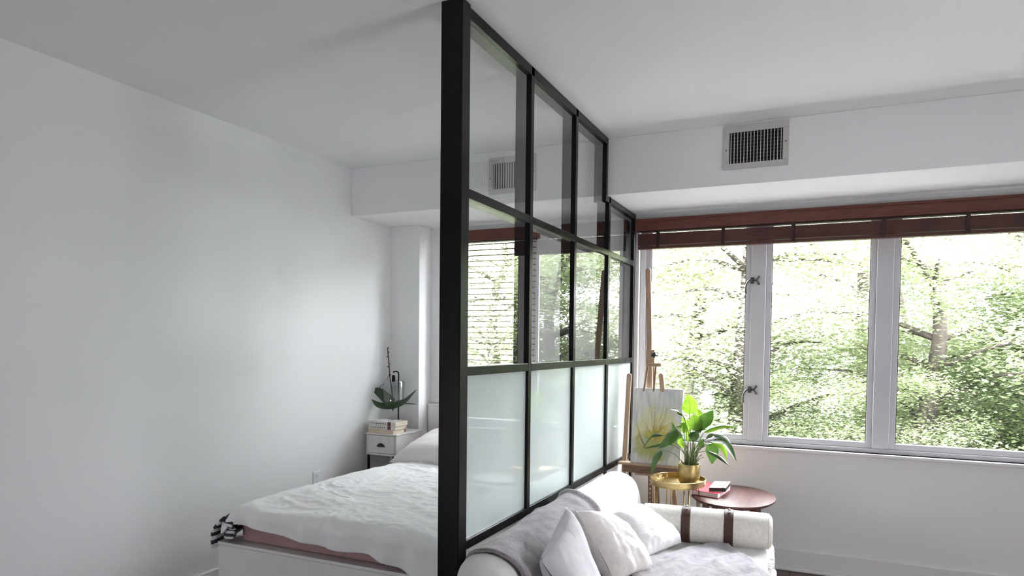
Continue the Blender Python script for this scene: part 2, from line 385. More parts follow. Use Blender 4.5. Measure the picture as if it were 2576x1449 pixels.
for r in range(int((XR+1.28)/pw_)):
    x = -1.26 + r*pw_; y = 2.4 - (r*.53 % 1.15)
    while y < YW:
        L_ = 1.15; y1 = min(y+L_, YW)
        if y1-y > .05:
            if first is None or y1-y < L_-.001:
                o = MB().box(x+.0012, x+pw_-.0012, y+.001, y1-.001, -.012, 0).build('floor_plank', 'floor', fl, bevel=.0012, seg=1, origin=((x+pw_/2), (y+y1)/2, -.012))
                if y1-y > L_-.001: first = o
            else: clone(first, fl, (x+pw_/2, (y+y1)/2, -.012))
        y = y1
b = MB()
b.box(-1.30, XR, YW-.016, YW, .022, .145); b.box(XL, -3.065, 4.834, 4.85, .022, .145); 
struct(b.build('baseboard_back', 'trim', bevel=.004), 'grey-white baseboard under the living room window')
struct(MB().box(-1.30, XR, YW-.028, YW, 0, .022).build('trim_3', 'trim', bevel=.006), 'shoe moulding at the foot of the baseboard')
struct(MB().box(XL, XL+.016, YB, 4.83, 0, .145).build('baseboard_left', 'trim', bevel=.004))
struct(MB().box(XR-.016, XR, YB, YW-.03, 0, .145).build('baseboard_right', 'trim', bevel=.004))

# ------------------------------------------------------------------ windows
def window(name, x0, x1, z0, z1, posts, lab, sill=True):
    root = thing(name, ((x0+x1)/2, YW+.07, z0), lab, None, kind='structure')
    yf, yb = YW+.045, YW+.125            # frame depth
    fr = MB()
    fr.box(x0, x0+.042, yf, yb, z0, z1); fr.box(x1-.042, x1, yf, yb, z0, z1)
    fr.box(x0, x1, yf, yb, z0, z0+.028); fr.box(x0, x1, yf, yb, z1-.04, z1)
    fr.build('window_frame', 'frame', root, bevel=.004)
    edges = [x0+.042]
    for a, c in posts:
        MB().box(a, c, yf-.004, yb, z0+.028, z1-.04).build('mullion', 'frame', root, bevel=.004)
        edges += [a, c]
    edges.append(x1-.042)
    for i in range(0, len(edges), 2):
        a, c = edges[i], edges[i+1]; s = .036; ys0, ys1 = yf+.014, yf+.058
        m = MB(); m.box(a, a+s, ys0, ys1, z0+.028, z1-.04); m.box(c-s, c, ys0, ys1, z0+.028, z1-.04)
        m.box(a+s, c-s, ys0, ys1, z0+.028, z0+.066); m.box(a+s, c-s, ys0, ys1, z1-.08, z1-.04)
        so = m.build('sash', 'frame', root, bevel=.003)
        gk = MB(); q = .004
        for (ga, gb, gc, gd) in ((a+s, a+s+q, z0+.066, z1-.08), (c-s-q, c-s, z0+.066, z1-.08)):
            gk.box(ga, gb, ys0+.004, ys0+.012, gc, gd)
        gk.build('gasket', 'slot', so)
        MB().box(a+s-.004, c-s+.004, ys0+.018, ys0+.024, z0+.062, z1-.076).build('glass_pane', 'glass', so)
    if sill:
        MB().box(x0-.03, x1+.03, YW-.028, YW+.05, z0-.022, z0).build('sill', 'trim', root, bevel=.005)
    return root
win1 = window('window_1', *W1, [(-.500, -.402), (.276, .374)], 'wide living room casement window of three panes looking onto trees')
win2 = window('window_2', *W2, [], 'bedroom window behind the lowered slatted blind')
def casement_handle(px, py):
    c = at(px, py, YW+.045); c = Vector((c.x, YW+.043, c.z))
    h = MB(); h.box(c.x-.012, c.x+.012, c.y-.008, c.y+.004, c.z-.022, c.z+.022)
    h.tube([c+Vector((0, -.006, 0)), c+Vector((0, -.028, .002))], .008, 10)
    o = h.build('handle_plate', 'hand', win1, smooth=True, angle=30)
    g = MB(); g.tube(bez([c+Vector((.004, -.028, .004)), c+Vector((-.018, -.034, -.002)), c+Vector((-.036, -.036, -.03)), c+Vector((-.040, -.034, -.072)), c+Vector((-.036, -.03, -.092))], 14), [.0065]*6+[.006]*6+[.007, .0075, .005], 8)
    g.build('handle_lever', 'hand', o, smooth=True)
    k = MB()
    for s in (-1, 1):
        k.tube(bez([c+Vector((.010, -.012, 0)), c+Vector((.03, -.014, .004*s)), c+Vector((.044, -.012, .024*s))], 8), .005, 8)
        k.lathe([(0.0, -.008), (.007, -.006), (.008, 0), (.006, .007), (0.0, .008)], c+Vector((.044, -.012, .024*s)), 10)
    k.build('handle_keeper', 'hand', o, smooth=True)
casement_handle(1893, 706); casement_handle(1886, 980)

# unseen rear and side windows, added to brighten the bed foot and sofa
root = thing('added_window_4', (-2.4, YB-.1, .4), 'added low window behind the viewer to light the bed foot', None, kind='structure')
m = MB(); m.box(-3.0, -2.95, YB-.14, YB-.06, .4, .75); m.box(-1.85, -1.8, YB-.14, YB-.06, .4, .75); m.box(-2.95, -1.85, YB-.14, YB-.06, .4, .44); m.box(-2.95, -1.85, YB-.14, YB-.06, .71, .75)
m.build('window_frame', 'frame', root)
root = thing('added_window_3', (XR+.08, 1.85, .9), 'added side window beyond the right edge of view to light the sofa', None, kind='structure')
m = MB(); m.box(XR+.05, XR+.13, 1.4, 1.45, .9, 1.6); m.box(XR+.05, XR+.13, 2.25, 2.3, .9, 1.6); m.box(XR+.05, XR+.13, 1.45, 2.25, .9, .95); m.box(XR+.05, XR+.13, 1.45, 2.25, 1.55, 1.6)
m.build('window_frame', 'frame', root)

# ================================================================== GLASS PARTITION
gp = thing('glass_partition', (-1.355, 3.75, 0), 'black steel framed glass partition between bed and sofa, clear panes above frosted ones', 'partition')
PX0, PX1 = -1.395, -1.312
Y0, Y1 = 2.352, 5.036
mull = [3.075, 3.715, 4.372]
zr1, zr2, zr3 = (2.104, 2.142), (1.396, 1.434), (.690, .728)
MB().box(PX0, PX1+.012, Y0, Y0+.068, 0, ZC).build('end_post', 'black', gp, bevel=.004)
MB().box(PX0, PX1, Y1-.036, Y1, 0, ZS).build('wall_post', 'black', gp, bevel=.003)
def mullion(y, z1):
    o = MB().box(PX0, PX1, y-.019, y+.019, 0, z1)
    return o.build('mullion', 'black', gp, bevel=.003)
mullion(mull[0], ZC); mullion(mull[1], ZC); mullion(mull[2], zr1[0]+.4)
MB().box(PX0, PX1, Y0+.068, 4.318, ZC-.045, ZC).build('top_rail', 'black', gp, bevel=.003)
MB().box(PX0, PX1, 4.280, 4.318, ZS-.045, ZC-.045).build('step_post', 'black', gp, bevel=.003)
MB().box(PX0, PX1, 4.318, Y1-.036, ZS-.042, ZS).build('top_rail', 'black', gp, bevel=.003)
ys = [Y0+.068] + [v for y in mull for v in (y-.019, y+.019)] + [Y1-.036]
for (za, zb), nm in ((zr1, 'middle_rail'), (zr2, 'middle_rail'), (zr3, 'bottom_rail')):
    for i in range(0, 8, 2):
        MB().box(PX0, PX1+.0, ys[i], ys[i+1], za, zb).build(nm, 'black', gp, bevel=.003)
gx0, gx1 = PX1-.022, PX1-.014
def pane(y0, y1, z0, z1, nm, m): MB().box(gx0, gx1, y0-.004, y1+.004, z0-.004, z1+.004).build(nm, m, gp)
for i in range(0, 8, 2):
    top = ZC-.045 if i < 6 else ZS-.042
    if i == 4:
        m = MB(); a0, a1, a2 = ys[4]-.004, 4.284, ys[5]+.004; z0, zm, z1 = zr1[1]-.004, ZS-.041, ZC-.041
        pts = [(a0, z0), (a2, z0), (a2, zm), (a1, zm), (a1, z1), (a0, z1)]
        m.v = [(gx0, y, z) for y, z in pts]+[(gx1, y, z) for y, z in pts]
        m.f = [tuple(range(5, -1, -1)), tuple(range(6, 12))]+[(k, (k+1) % 6, (k+1) % 6+6, k+6) for k in range(6)]
        m.build('clear_pane', 'glass', gp)
    else: pane(ys[i], ys[i+1], zr1[1], top, 'clear_pane', 'glass')
    pane(ys[i], ys[i+1], zr2[1], zr1[0], 'clear_pane', 'glass')
    pane(ys[i], ys[i+1], zr3[1], zr2[0], 'frosted_pane', 'frost')
    MB().box(PX0+.02, PX1-.012, ys[i], ys[i+1], 0, zr3[0]).build('lower_panel', 'bedw', gp)

# ================================================================== VENT
def vent(vx0, vx1, vz0, vz1, nb, bw, cross, label):
    vt = thing('ceiling_vent', ((vx0+vx1)/2, YS, vz0), label, 'vent')
    gx_0, gx_1, gz0, gz1 = vx0+.032, vx1-.032, vz0+.034, vz1-.042
    m = MB(); m.box(vx0, vx1, YS-.011, YS, gz1, vz1); m.box(vx0, vx1, YS-.011, YS, vz0, gz0); m.box(vx0, gx_0, YS-.011, YS, gz0, gz1); m.box(gx_1, vx1, YS-.011, YS, gz0, gz1)
    m.build('vent_frame', 'vent', vt, bevel=.002)
    MB().box(gx_0, gx_1, YS-.0015, YS, gz0, gz1).build('duct_shade_sheet', 'void', vt)  # dark sheet on the solid soffit paints the shade inside the duct
    lv = None
    for k in range(nb):
        x = gx_0+(k+.5)*(gx_1-gx_0)/nb
        if lv is None: lv = MB().box(x-bw, x+bw, YS-.010, YS-.004, gz0, gz1).build('louver', 'vent', vt, origin=(x, YS-.01, gz0))
        else: clone(lv, vt, (x, YS-.01, gz0))
    if cross:
        hb = MB()
        for k in range(9):
            z = gz0+(k+.5)*(gz1-gz0)/9; hb.box(gx_0, gx_1, YS-.0045, YS-.002, z-.0012, z+.0012)
        tag(hb.build('cross_bars', 'hand', vt), kind='stuff')
    for x, z in ((vx0+.015, (gz0+gz1)/2-.01), (vx1-.015, (gz0+gz1)/2+.01)):
        m = MB(); m.tube([(x, YS-.0105, z), (x, YS-.0135, z)], .0045, 10); m.build('screw', 'hand', vt, smooth=True, angle=30)
vent(-.597, -.236, 2.577, 2.835, 16, .0022, True, 'off-white air vent grille on the soffit right of the glass partition')
vent(-2.166, -1.812, 2.556, 2.806, 16, .0042, False, 'air vent with upright louvers on the bedroom soffit seen through the glass')

# ================================================================== BLINDS
bl = thing('wooden_blind', (.0, YW-.04, 2.2), 'reddish-brown wooden blind with valance, raised over the living room window', 'blind')
bx0, bx1 = -1.295, 1.22
YV = YW-.085
m = MB(); m.box(bx0, bx1, YV, YV+.016, 2.352, 2.438); m.box(bx0, bx0+.016, YV+.016, YW-.002, 2.352, 2.438); m.box(bx1-.016, bx1, YV+.016, YW-.002, 2.352, 2.438)
m.box(bx0-.0, bx1, YV-.006, YV, 2.420, 2.438); m.box(bx0, bx1, YV-.004, YV, 2.352, 2.362)
m.build('valance', 'mahog', bl, bevel=.003)
m = MB(); m.box(bx0+.03, bx1-.03, YV+.022, YW-.006, 2.345, 2.40); m.build('head_rail', 'mahogd', bl)
st = None; nsl = 26; z0s, z1s = 2.222, 2.330
for k in range(nsl):
    z = z0s+.024+(k+.5)*(z1s-z0s-.024)/nsl
    if st is None: st = MB().box(bx0+.02, bx1-.02, YV+.004, YV+.054, z-.0015, z+.0015).build('slat', 'mahogs', bl, origin=(0, YV+.03, z))
    else: clone(st, bl, (random.uniform(-.001, .001), YV+.03+random.uniform(-.0015, .0015), z))
MB().box(bx0+.02, bx1-.02, YV+.003, YV+.055, z0s-.002, z0s+.020).build('bottom_rail', 'mahogs', bl, bevel=.003)
for px in (1655, 1819, 1995):
    x = at(px, 600, YV).x
    MB().box(x-.012, x+.012, YV-.001, YV+.003, z0s+.004, 2.345).build('ladder_tape', 'mahogd', bl)
    m = MB(); m.tube([(x+.006, YV-.003, 2.36), (x+.007, YV-.004, 2.30), (x+.006, YV-.003, z0s-.01)], .0014, 6); m.build('lift_cord', 'mahogd', bl)
for x in (.3, .75, 1.1):
    MB().box(x-.012, x+.012, YV-.001, YV+.003, z0s+.004, 2.345).build('ladder_tape', 'mahogd', bl)

b2 = thing('slatted_blind', (-2.48, YW-.04, .9), 'lowered blind of thin open slats under a brown head rail in the bedroom window', 'blind')
cx0, cx1 = -2.85, -2.095
m = MB(); m.box(cx0-.02, cx1+.02, YV, YV+.016, 2.352, 2.438); m.box(cx0-.02, cx0-.004, YV+.016, YW-.002, 2.352, 2.438); m.box(cx1+.004, cx1+.02, YV+.016, YW-.002, 2.352, 2.438)
m.build('valance', 'mahog', b2, bevel=.003)
MB().box(cx0, cx1, YV+.02, YW-.006, 2.345, 2.40).build('head_rail', 'mahogd', b2)
st = None; z = 2.325
while z > .90:
    if st is None: st = MB().box(cx0, cx1, YV+.036, YV+.054, z-.003, z+.003).build('slat', 'slat', b2, origin=((cx0+cx1)/2, YV+.046, z))
    else: clone(st, b2, ((cx0+cx1)/2, YV+.046, z))
    z -= .0445
MB().box(cx0, cx1, YV+.022, YV+.070, .866, .884).build('bottom_rail', 'slat', b2, bevel=.003)
for x in (cx0+.08, cx1-.08):
    m = MB()
    for y in (YV+.021, YV+.071): m.tube([(x, y, 2.345), (x, y, .884)], .0011, 5)
    m.build('ladder_cord', 'slat', b2)

# ================================================================== BED
bed = thing('bed', (-2.15, 3.8, 0), 'white platform bed with dusty pink mattress beside the left wall', 'bed')
BX0, BX1, BF, BH = -2.905, -1.415, 2.640, 4.975
BZ = .468
m = MB(); m.box(BX0, BX1, BF, BF+.022, .06, BZ-.018); m.box(BX0, BX0+.022, BF+.022, BH, .06, BZ-.018); m.box(BX1-.022, BX1, BF+.022, BH, .06, BZ-.018)
m.build('bed_panel', 'bedw', bed, bevel=.002)
MB().box(BX0-.002, BX1+.002, BF-.003, BH, BZ-.017, BZ).build('platform', 'bedw', bed, bevel=.003)
MB().box(BX0+.05, BX1-.05, BF+.06, BH-.02, 0, .06).build('plinth', 'bedw', bed)
MB().box(-3.06, BX1, 4.985, 5.025, .1, 1.015).build('headboard', 'bedw', bed, bevel=.005)
def mattress(u, v): return None
MX0, MX1, MF = -2.795, -1.435, 2.690
m = MB().box(MX0, MX1, MF, BH, BZ+.001, .578); m.build('mattress', 'pink', bed, bevel=.022, seg=4, smooth=True, angle=60)

# duvet: top cloth over the mattress that falls over foot and left side
def ridged(x, y, s, sd): return 1-abs(nz(x*s+sd, y*s*1.3-sd, sd))*2
DX0, DX1, DH, DF = -2.855, -1.405, 4.34, 2.625
def drop_at(u):
    t = [(0, .075), (.13, .075), (.28, .095), (.5, .115), (.64, .112), (.76, .155), (.86, .17), (.94, .24), (1, .33)]
    for (a, p), (c, q) in zip(t, t[1:]):
        if a <= u <= c: return p+(q-p)*(u-a)/(c-a)
    return .3
def duvet_top(u, v):
    x = DX0+(DX1-DX0)*u
    d = drop_at(u); Ltop = DH-DF; tot = Ltop+d; s = v*tot
    wob = .012*nz(u*6, 3.1)
    base = .650-.010*u
    if s < Ltop: y = DH-s; z = base; fold = 0
    else: y = DF+wob; z = base-(s-Ltop); fold = 1
    # round over the foot
    e = s-Ltop; R = .055
    if abs(e) < R:
        t = (e+R)/(2*R); a = t*pi/2
        y = DF+wob*t+R*(1-sin(a)); z = base-R*(1-cos(a))
    # soft rise and wrinkles
    qx, qy = x+.10*nz(x*2.5, (y+z)*2.5, 7), (y+z)+.10*nz(x*2.5, (y+z)*2.5, 17)
    wr = .012*(ridged(qx, qy*.7, 2.3, 1.7)-.5)+.014*max(0, ridged(qx+.8*qy, qy*1.2, 3.0, 4.2)-.35)+.010*max(0, ridged(qx*.5-qy*1.3, qy*.5+qx, 6, 9.1)-.4)+.003*(ridged(qx, qy, 15, 2.1)-.5)
    wr *= .35+.65*smooth_step(.0, .16, u)
    k = smooth_step(-.1, .2, e)
    zz = z+wr*(1-k)+.02*sin(pi*min(1, max(0, (DH-y)/1.9)))*(1-k)
    yy = y-k*(wr*1.3+.018*sin(x*26+2*nz(x, z, 0, 3)))
    # left edge rolls down
    le = smooth_step(.05, 0, u); zz -= le*.055; 
    hd = smooth_step(.04, 0, v); zz -= hd*.03
    re = smooth_step(.94, 1, u); zz -= re*.04
    return (x, yy, zz)
DU = thing('duvet', (-2.13, 3.5, .58), 'crumpled white duvet spread over the bed, its foot edge hanging', 'duvet')
m = MB().grid(duvet_top, 220, 280)
m.build('duvet_cover', 'duvet', DU, smooth=True, solid=.010)
def stripe_edge(u, v):                   # striped reverse side turned out along the wall side and down at the foot corner
    # u along length head->foot, v down
    y = DH-.05+(DF-.02-DH+.05)*u
    bulge = .020*sin(v*pi)+.012*nz(y*3, v)
    x = DX0+.025-.050*sin(min(1, v*1.6)*pi/2)-bulge
    foot = smooth_step(.86, 1.0, u)
    dz = (.10+.07*foot)*v
    x -= foot*.03*v
    z = .606-dz+.018*nz(y*2.2, 0)*(1-v)+.014*(1-abs(2*v-.3))*0
    return (x, y-foot*.0, z)
m = MB().grid(stripe_edge, 60, 14, uv=True)
m.build('striped_reverse', 'stripe', DU, smooth=True, solid=.012)
def stripe_corner(u, v):                 # the folded corner at the foot
    a = u*1.75; R = .115+.012*sin(v*9)
    x = DX0+.075-R*cos(a-.15)+.02*v; y = DF+.105-R*.95*sin(a-.15)-.012*v
    return (x, y, .598-(.125-.05*u)*v-.012*u)
m = MB().grid(stripe_corner, 26, 16, uv=True)
m.build('striped_corner', 'stripe', DU, smooth=True, solid=.012)

def pillow(name, corners, thick, m, label, cat, group=None, n=36, wr=.012, seed=0, parent=None, puff=.55, pinch=.06, seam=True):
    A, B, Cc, D = [Vector(c) for c in corners]      # around the rim
    nrm = ((B-A).cross(D-A)).normalized()
    cen = (A+B+Cc+D)/4
    def P(u, v, sgn):
        p = A*(1-u)*(1-v)+B*u*(1-v)+Cc*u*v+D*(1-u)*v
        uu, vv = 2*u-1, 2*v-1
        # sides drawn in between the corners
        p = p+(cen-p)*pinch*((1-uu*uu)*vv*vv*abs(vv)+(1-vv*vv)*uu*uu*abs(uu))
        e = max(0.0, (1-uu**4)*(1-vv**4))
        h = thick*.5*e**puff
        edge = min(1, e*5)
        w_ = wr*((1-abs(nz(u*3.1+seed, v*3.1, seed, 1.0))*2.2)*.6+(1-abs(nz(u*7+seed*2, v*5, seed, 1.0))*2)*.35)*edge
        w_ += wr*.5*nz(u*2.2, v*2.2, seed+5)
        return p+nrm*sgn*(h+w_*.9)
    mb = MB()
    mb.grid(lambda u, v: P(u, v, 1), n, n); mb.grid(lambda u, v: P(u, 1-v, -1), n, n)
    o = mb.build(name, m, parent, smooth=True)
    bm = bmesh.new(); bm.from_mesh(o.data); bmesh.ops.remove_doubles(bm, verts=bm.verts, dist=.0008)
    bmesh.ops.recalc_face_normals(bm, faces=bm.faces); bm.to_mesh(o.data); bm.free()
    o.data.polygons.foreach_set('use_smooth', [True]*len(o.data.polygons))
    if not parent: tag(o, label, cat, group)
    return o
pillow('bed_pillow', [(-2.88, 4.16, .655), (-2.10, 4.14, .67), (-2.10, 4.74, .84), (-2.88, 4.76, .78)], .23, 'bedpil', 'blush white bed pillow at the head of the bed nearest the nightstand', 'pillow', wr=.012, seed=3)
pillow('bed_pillow', [(-2.06, 4.20, .665), (-1.45, 4.20, .665), (-1.45, 4.76, .84), (-2.06, 4.76, .84)], .22, 'bedpil', 'bed pillow behind the frosted panes of the partition', 'pillow', wr=.012, seed=6)

# ================================================================== NIGHTSTAND and what stands on it
NY = 4.46
pa, pb = at(922, 1087, NY), at(997, 1094, NY)
NX0, NX1 = max(pa.x, XL+.02), pb.x
NT = (pa.z+pb.z)/2; NBZ = at(993, 1149, NY).z
NYB = 4.84
ns = thing('nightstand', ((NX0+NX1)/2, NY+.15, 0), 'distressed white nightstand with one drawer on black legs in the corner', 'nightstand')
MB().box(NX0-.006, NX1+.006, NY-.008, NYB, NT-.012, NT).build('tabletop', 'nsw', ns, bevel=.002)
m = MB(); t_ = .014
m.box(NX0, NX0+t_, NY, NYB-.004, NBZ, NT-.012); m.box(NX1-t_, NX1, NY, NYB-.004, NBZ, NT-.012); m.box(NX0+t_, NX1-t_, NY, NYB-.004, NBZ, NBZ+t_); m.box(NX0+t_, NX1-t_, NYB-.02, NYB-.004, NBZ+t_, NT-.012)
m.build('body', 'nsw', ns, bevel=.0015)
MB().box(NX0+t_, NX1-t_, NY+.004, NY+.008, NBZ+t_, NT-.012).build('drawer_gap_shade', 'nsgap', ns)
dr = MB().box(NX0+t_+.003, NX1-t_-.003, NY-.002, NY+.012, NBZ+t_+.003, NT-.016).build('drawer', 'nsw', ns, bevel=.0015)
hc = Vector(((NX0+NX1)/2-.002, NY-.003, (NBZ+NT)/2-.006))
def cup(u, v):
    a = pi*u; r = .032
    e = v*pi/2
    return (hc.x-r*cos(a)*cos(e*.95), hc.y-.020*sin(e), hc.z-.010+.026*sin(a)*cos(e*.9))
m = MB().grid(cup, 18, 7); m.box(hc.x-.036, hc.x+.036, hc.y-.002, hc.y+.001, hc.z-.012, hc.z-.004)
m.build('cup_handle', 'slot', dr, smooth=True, solid=.002, angle=40)
for x in (NX0+.012, NX1-.012):
    for y in (NY+.014, NYB-.02):
        MB().box(x-.008, x+.008, y-.008, y+.008, 0, NBZ).build('leg', 'black', ns, bevel=.001)
MB().box(NX0+.012, NX1-.012, NY+.012, NY+.020, .16, .172).build('stretcher', 'black', ns)

def book(name, x0, x1, y0, y1, z0, z1, cov, pages, label, spine='front', group=None, rot=0, lab=None):
    c = Vector(((x0+x1)/2, (y0+y1)/2, z0)); ct = .0022
    r = thing(name, c, label, 'book', group)
    m = MB(); m.box(x0, x1, y0, y1, z0, z0+ct); m.box(x0, x1, y0, y1, z1-ct, z1)
    if spine == 'front': m.box(x0, x1, y0, y0+ct, z0+ct, z1-ct)
    elif spine == 'left': m.box(x0, x0+ct, y0, y1, z0+ct, z1-ct)
    elif spine == 'back': m.box(x0, x1, y1-ct, y1, z0+ct, z1-ct)
    m.build('cover', cov, r, bevel=.0008, seg=1)
    i = .003
    if spine == 'front': MB().box(x0+i, x1-i, y0+ct, y1-i, z0+ct, z1-ct).build('page_block', pages, r)
    elif spine == 'back': MB().box(x0+i, x1-i, y0+i, y1-ct, z0+ct, z1-ct).build('page_block', pages, r)
    else: MB().box(x0+ct, x1-i, y0+i, y1-i, z0+ct, z1-ct).build('page_block', pages, r)
    if lab:
        a, c2 = lab
        MB().box(x0+(x1-x0)*a, x0+(x1-x0)*c2, y0-.0006, y0, z0+.001, z1-.001).build('spine_label', 'bklabel', r)
        L2 = MB()
        for k in range(7):
            xa = x0+(x1-x0)*(.08+.085*k)
            if xa < x0+(x1-x0)*(a-.08): L2.box(xa, xa+(x1-x0)*.05, y0-.0005, y0, z0+(z1-z0)*.4, z0+(z1-z0)*.6)
        if L2.v: tag(L2.build('spine_print', 'hand', r), kind='stuff')
    r.rotation_euler = (0, 0, rot); return r
by = NY+.012
q = [at(926, 1085, by), at(984, 1089, by)]
bx = q[0].x; bw = q[1].x-q[0].x+.028
def zrow(py): return at(955, py, by).z
zt = NT
h3, h2, h1 = .030, .029, .033
book('book', bx-.002, bx+bw-.002, by-.004, by+.17, zt, zt+h3, 'bk3', 'paper', 'tan book with spotted spine at the bottom of the nightstand stack', 'front', 'books on the nightstand', rot=-.03)
book('book', bx+.004, bx+bw+.006, by+.001, by+.17, zt+h3, zt+h3+h2, 'bk2', 'paper', 'pale book in the middle of the nightstand stack', 'front', 'books on the nightstand', lab=(.72, .84))
book('book', bx+.008, bx+bw+.012, by+.004, by+.175, zt+h3+h2, zt+h3+h2+h1, 'bk1', 'paper', 'cream book on top of the nightstand stack', 'front', 'books on the nightstand', rot=-.02, lab=(.70, .82))
zb = zt+h3+h2+h1
gc = at(984, 1056, NY+.05)
m = MB(); m.box(gc.x-.017, gc.x+.017, NY+.03, NY+.064, zb, zb+.034)
tag(m.build('glass_cube', 'lampglass', bevel=.004), 'small clear glass cube on top of the nightstand books', 'ornament')
vc = at(1010, 1078, NY+.14)
v_ = thing('candle', (min(vc.x, NX1-.03), NY+.17, NT), 'small dark rose votive candle beside the stacked nightstand books', 'candle')
c_ = WL[v_.name]
MB().lathe([(.0, 0), (.021, 0), (.024, .004), (.024, .044), (.0215, .044), (.0215, .034), (0, .034)], c_, 24).build('jar', 'votive', v_, smooth=True, angle=40)
MB().lathe([(.0, .034), (.021, .034), (.021, .036), (0, .037)], c_, 20).build('wax', 'paper', v_, smooth=True, angle=40)

# lamp with clear glass shade
LYp = NY+.235
lt, lb_ = at(990, 958, LYp), at(990, 1010, LYp)
LX = lt.x; SR = (at(1013, 980, LYp).x-at(966, 980, LYp).x)/2
ptop = at(1000, 936, LYp)
lamp = thing('table_lamp', (ptop.x+.002, LYp+.03, NT), 'black bent-arm table lamp with clear glass cylinder shade behind the orchid', 'lamp')
LB = Vector((ptop.x+.002, LYp+.012, NT))
MB().lathe([(0, 0), (.042, 0), (.045, .004), (.045, .010), (.02, .014), (.006, .018), (0, .018)], LB, 30).build('base', 'black', lamp, smooth=True, angle=40)
hz_ = ptop.z
m = MB(); m.tube(bez([LB+Vector((0, 0, .01)), (LB.x, LB.y, hz_-.12), (LB.x, LB.y, hz_-.02), (LB.x-.006, LYp+.006, hz_+.002), (LX+.006, LYp, hz_+.004), (LX, LYp, hz_-.006)], 40), .0055, 10)
m.build('arm', 'black', lamp, smooth=True)
MB().lathe([(0, 0), (.012, 0), (.0135, .004), (.0135, .045), (.010, .056), (0, .056)], (LX, LYp, lt.z-.008), 20).build('socket', 'black', lamp, smooth=True, angle=40)
zb_, zt_ = lb_.z, lt.z
m = MB().lathe([(.012, zt_), (SR*.90, zt_), (SR, zt_-.012), (SR*.96, zb_), (SR*.96-.003, zb_), (SR-.003, zt_-.013), (SR*.88, zt_-.003), (.012, zt_-.003)], (LX, LYp, 0), 36, close=True)
m.build('glass_shade', 'lampglass', lamp, smooth=True, angle=40)
MB().lathe([(0, -.075), (.014, -.068), (.021, -.05), (.018, -.03), (.010, -.012), (.009, 0), (0, 0)], (LX, LYp, zt_-.008), 20).build('light_bulb', 'lampglass', lamp, smooth=True)

def leaf_mesh(path, width, nrm, nu=8, cup_=.25, tipk=1.0, fold=0, wav=0.0, shape=.72):
    # path: points base -> tip; nrm: vector the blade faces
    n = len(path); mb = MB(); rows = []
    for i, p in enumerate(path):
        t = i/(n-1)
        d = (path[min(i+1, n-1)]-path[max(i-1, 0)]).normalized()
        side = d.cross(nrm); side = side.normalized() if side.length > 1e-4 else d.orthogonal().normalized()
        up_ = side.cross(d).normalized()
        wd = width*.5*(sin(pi*min(1, t**shape))**.8 if 0 < t < 1 else 0.0)
        wd = max(wd, width*.012)
        for k in range(nu+1):
            s = 2*k/nu-1
            mb.v.append(tuple(p+side*s*wd+up_*(cup_*wd*s*s-fold*wd*(1-abs(s))*.5+wav*wd*sin(t*14+s*2)*abs(s))))
    for i in range(n-1):
        for k in range(nu):
            a = i*(nu+1)+k; mb.f.append((a, a+1, a+nu+2, a+nu+1))
    return mb

orc = thing('potted_orchid', (LX-.012, NY+.185, NT), 'dark-leaved orchid with bare flower spike on the nightstand behind books', 'plant')
OY = NY+.19; oc = Vector((at(987, 1040, OY).x, OY, NT))
MB().lathe([(0, 0), (.032, 0), (.036, .01), (.042, .085), (.044, .09), (.040, .09), (.037, .078), (0, .076)], oc, 28).build('pot', 'slot', orc, smooth=True, angle=40)
def opx(px, py, dy=0): return at(px, py, OY+dy)
ocr = opx(988, 1024)
for (bp, md, tp, wpx, dy, nr) in (((985, 1015), (952, 985), (934, 985), 28, -.02, (.3, -1, .5)), ((987, 1022), (955, 1020), (935, 1005), 24, -.07, (.1, -.8, .9)), ((990, 1020), (1018, 1010), (1048, 980), 21, -.03, (-.3, -1, .5)), ((993, 1026), (1018, 1016), (1049, 1017), 11, -.08, (0, -.35, 1)), ((989, 1022), (975, 1008), (962, 985), 20, .03, (.3, -1, .4))):
    p = bez([ocr, opx(*bp, dy*.2), opx(*md, dy*.6), opx(*tp, dy)], 14)
    leaf_mesh(p, wpx*.0031, Vector(nr), 6, .15).build('leaf', 'orch', orc, smooth=True, solid=.002)
m = MB(); sp_ = bez([ocr+Vector((0, 0, -.03)), opx(986, 985, .02), opx(981, 950, .03), opx(978, 910, .03), opx(975, 876, .03)], 24)
m.tube(sp_, [.0045]*12+[.0038]*13, 8)
for k, s in ((24, 1), (20, -1), (17, 1), (16, -1), (13, 1), (22, 1)):
    p = sp_[k]; m.tube([p, p+Vector((.009*s, -.004, .004)), p+Vector((.013*s, -.005, .002))], [.003, .006, .0035], 6)
m.build('flower_spike', 'spike', orc, smooth=True)
m = MB(); m.tube(bez([opx(981, 940, .03), opx(977, 948, .03), opx(973, 956, .03)], 8), .0022, 6); m.build('dry_stalk', 'spike', orc, smooth=True)
m = MB(); m.tube(bez([opx(966, 966, .02), opx(960, 970, .02), opx(954, 978, .01)], 8), .0025, 6); m.build('dry_stalk', 'spike', orc, smooth=True)

